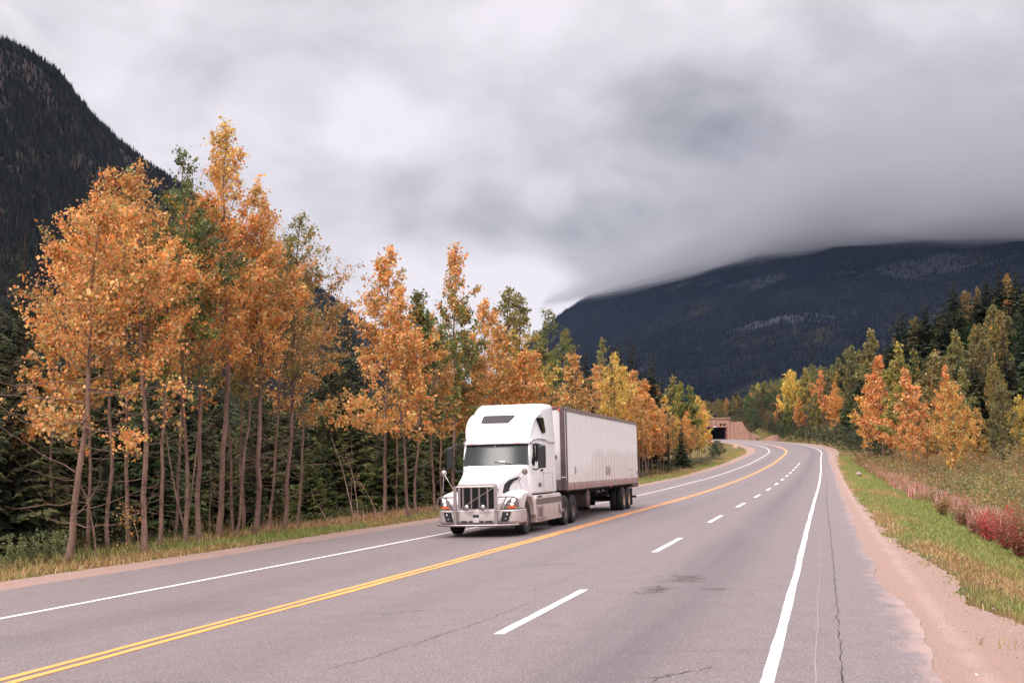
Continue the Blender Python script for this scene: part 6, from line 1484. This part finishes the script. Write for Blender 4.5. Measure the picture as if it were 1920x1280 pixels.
# local frame: x right of the yellow line, y along the road away from the viewer
XR, XL, HO, HT = 8.2, -8.6, 4.25, 7.15
m = MB(); m.box(XR, XR + 1.0, 0, 1.2, -1, HT); m.box(XL - 1.6, XL, 0, 1.2, -1, HT)
m.box(XL, XR, 0, 1.2, HO + .3, 4.85); m.box(XL, XR, 0, 1.2, 5.5, HT)
m.box(XL, 5.5, 0, 1.2, 4.85, 5.5); m.box(6.5, 6.75, .02, 1.2, 4.85, 5.5); m.box(7.75, XR, 0, 1.2, 4.85, 5.5)
m.build('portal_wall', CON, sh, bevel=.04)
m = MB(); m.box(XL, XR, -.06, 1.25, HO, HO + .3); m.box(XR - .3, XR, -.06, 1.25, -1, HO); m.box(XL, XL + .45, -.06, 1.25, -1, HO); m.box(XR + .75, XR + .95, -.05, 0, -1, HT); m.build('portal_frame', RUST, sh, bevel=.03)
m = MB(); m.prism([(XL - 2, HT), (XR + 1.1, HT), (XR + 1.3, HT + .4), (XL - 2, HT + .1)], -.35, 60, 'y'); m.build('roof_slab', CON, sh, bevel=.05)
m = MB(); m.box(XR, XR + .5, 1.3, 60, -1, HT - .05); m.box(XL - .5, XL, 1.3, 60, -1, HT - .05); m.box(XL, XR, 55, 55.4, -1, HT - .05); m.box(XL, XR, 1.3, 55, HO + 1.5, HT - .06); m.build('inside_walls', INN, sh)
m = MB(); m.box(3.0, 4.2, -.25, -.06, HO + .06, HO + .24); m.build('sign_lamp', NT('shed_lamp').pbr((.8, .8, .75, 1), .4, emis=(1, .95, .85, 1), estr=.5), sh, bevel=.03)
wing = [(0, -1), (0, 6.0), (.5, 6.15), (4.3, 6.3), (4.9, 5.4), (5.8, 4.0), (6.8, 3.0), (7.9, 2.4), (9.2, 2.05), (10.2, 1.5), (10.8, .8), (10.9, -1)]
m = MB(); m.prism([(XR + 1.0 + a, b) for a, b in wing], -.1, .5, 'y'); wg = m.build('wing_wall', CON, sh, bevel=.03)
m = MB()
for a, hh in ((1.2, 6.1), (3.1, 6.1), (6.7, 3.0)): m.box(XR + 1.0 + a, XR + 1.08 + a, -.13, -.1, -1, hh)
m.box(XR + 1.0 + 5.6, XR + 1.0 + 5.8, -.13, -.1, 1.6, 2.3); m.build('wall_joint', RUST, wg)
m = MB(); m.box(XR + 10.4, XR + 11.4, -.13, -.09, .1, .5); m.build('drain_opening', INN, wg)
P1 = RP(398, 15.0); low = empty('retaining_wall', (P1[0], P1[1], P1[2] - .2), -float(np.interp(398, RS, RT))); setp(low, 'low sloping concrete wall right of the snow shed wall', 'wall')
m = MB(); m.prism([(-4.0, -1), (-3.9, .2), (-1.5, 1.0), (.5, 1.8), (2.0, 2.0), (2.6, 1.0), (2.7, -1)], 0, .5, 'y'); m.build('wall_body', CON, low, bevel=.03)
# marker board on a post at the inside of the curve
x, y, z = W(1376, 262); sg_ = empty('road_marker', (x, y, z), -.15); setp(sg_, 'thin post with a small pale and orange marker board', 'road sign')
m = MB(); m.tube([(0, 0, -.2), (0, 0, 2.5)], .035, 8); m.build('post', T_ALU, sg_)
m = MB(); m.box(-.1, .85, -.05, -.02, 1.5, 2.25); bd = m.build('board', vary('marker_board', lin(206, 182, 168), .6, scale=3, amt=.1), sg_, bevel=.01)
m = MB()
for a in (-.02, .36): m.prism([(a, 1.55), (a + .18, 1.55), (a + .34, 1.87), (a + .18, 2.2), (a, 2.2), (a + .16, 1.87)], -.062, -.052, 'y')
m.build('stripes', vary('marker_orange', lin(214, 150, 90), .6), bd, smooth=0)
# ------------------------------------------------------------------ air and the cloud bank on the far mountain
def volume_mat(name, col, density, aniso=0.2):
    m = bpy.data.materials.new(name); m.use_nodes = True; t = m.node_tree; t.nodes.clear()
    o = t.nodes.new('ShaderNodeOutputMaterial'); v = t.nodes.new('ShaderNodeVolumePrincipled')
    v.inputs['Color'].default_value = col; v.inputs['Density'].default_value = density; v.inputs['Anisotropy'].default_value = aniso
    t.links.new(v.outputs[0], o.inputs['Volume']); return m
m = MB(); m.box(-4200, 6500, -300, 6800, -4.0, 1500)
hz = m.build('haze', volume_mat('haze_air', (.42, .60, 1.0, 1), 0.000018), None, smooth=0); hz['kind'] = 'stuff'; hz['label'] = 'thin blue air between here and the mountains'
def cloud_bank(name, label, path, dens, seed, col):
    """path: (px, row of the cloud's under edge, distance, half depth, thickness); a lens of cloud along it"""
    secs = []; n = 28; r = np.random.default_rng(seed)
    K = np.array(path, float); u = np.linspace(0, len(K) - 1, 60)
    for i, q in enumerate(u):
        px, py, D, hd, th = [np.interp(q, np.arange(len(K)), K[:, c]) for c in range(5)]
        c = px3(px, py, D); away = np.array([c[0], c[1], 0]) / math.hypot(c[0], c[1]); S_ = []
        e = math.sin(math.pi * i / 59) ** .35
        for k in range(n):
            a = 2 * math.pi * k / n; wv_ = 1 + (.05 if k > n // 2 else .22) * (math.sin(i * .35 + k * .7 + seed) + .5 * math.sin(i * .9 - k * 1.3))
            dy = math.cos(a) * hd * e * wv_; dz = math.sin(a); dz = (dz * .45 if dz < 0 else dz) * th * e * wv_
            S_.append(tuple(c + away * dy + np.array([0, 0, th * .45 * e + dz + 4 + dy * .175])))
        secs.append(S_)
    m = MB(); m.loft(secs); o = m.build(name, volume_mat(name + '_vapour_%d' % seed, col, dens, 0.0), None, smooth=180)
    return setp(o, label, kind='stuff')
far = [(1010, 576, 3500, 160, 35), (1150, 550, 3350, 260, 55), (1300, 516, 3200, 340, 75), (1420, 485, 3080, 400, 95), (1560, 465, 2980, 460, 110), (1750, 457, 2800, 500, 125), (1950, 448, 2650, 520, 130), (2400, 420, 2400, 520, 140)]
cloud_bank('cloud', 'dense core of the grey cloud swallowing the top of the far mountain', far, .0040, 1, (.50, .505, .54, 1))
cloud_bank('cloud', 'thin outer veil of the grey cloud on the far mountain', [(a, b + 5, c, d * 1.25, e * 1.9) for a, b, c, d, e in far], .0016, 2, (.50, .505, .54, 1))
cloud_bank('cloud', 'wide faint mist around the cloud on the far mountain', [(a, b + 9, c, d * 1.4, e * 2.9) for a, b, c, d, e in far], .0006, 3, (.50, .505, .54, 1))
cloud_bank('cloud', 'small white mist wisp on the crest of the left mountain', [(-420, -100, 900, 40, 14), (-120, 14, 1000, 50, 24), (-20, 56, 1110, 60, 20), (60, 88, 1200, 50, 14), (130, 132, 1290, 30, 6)], .0045, 4, (.9, .9, .92, 1))
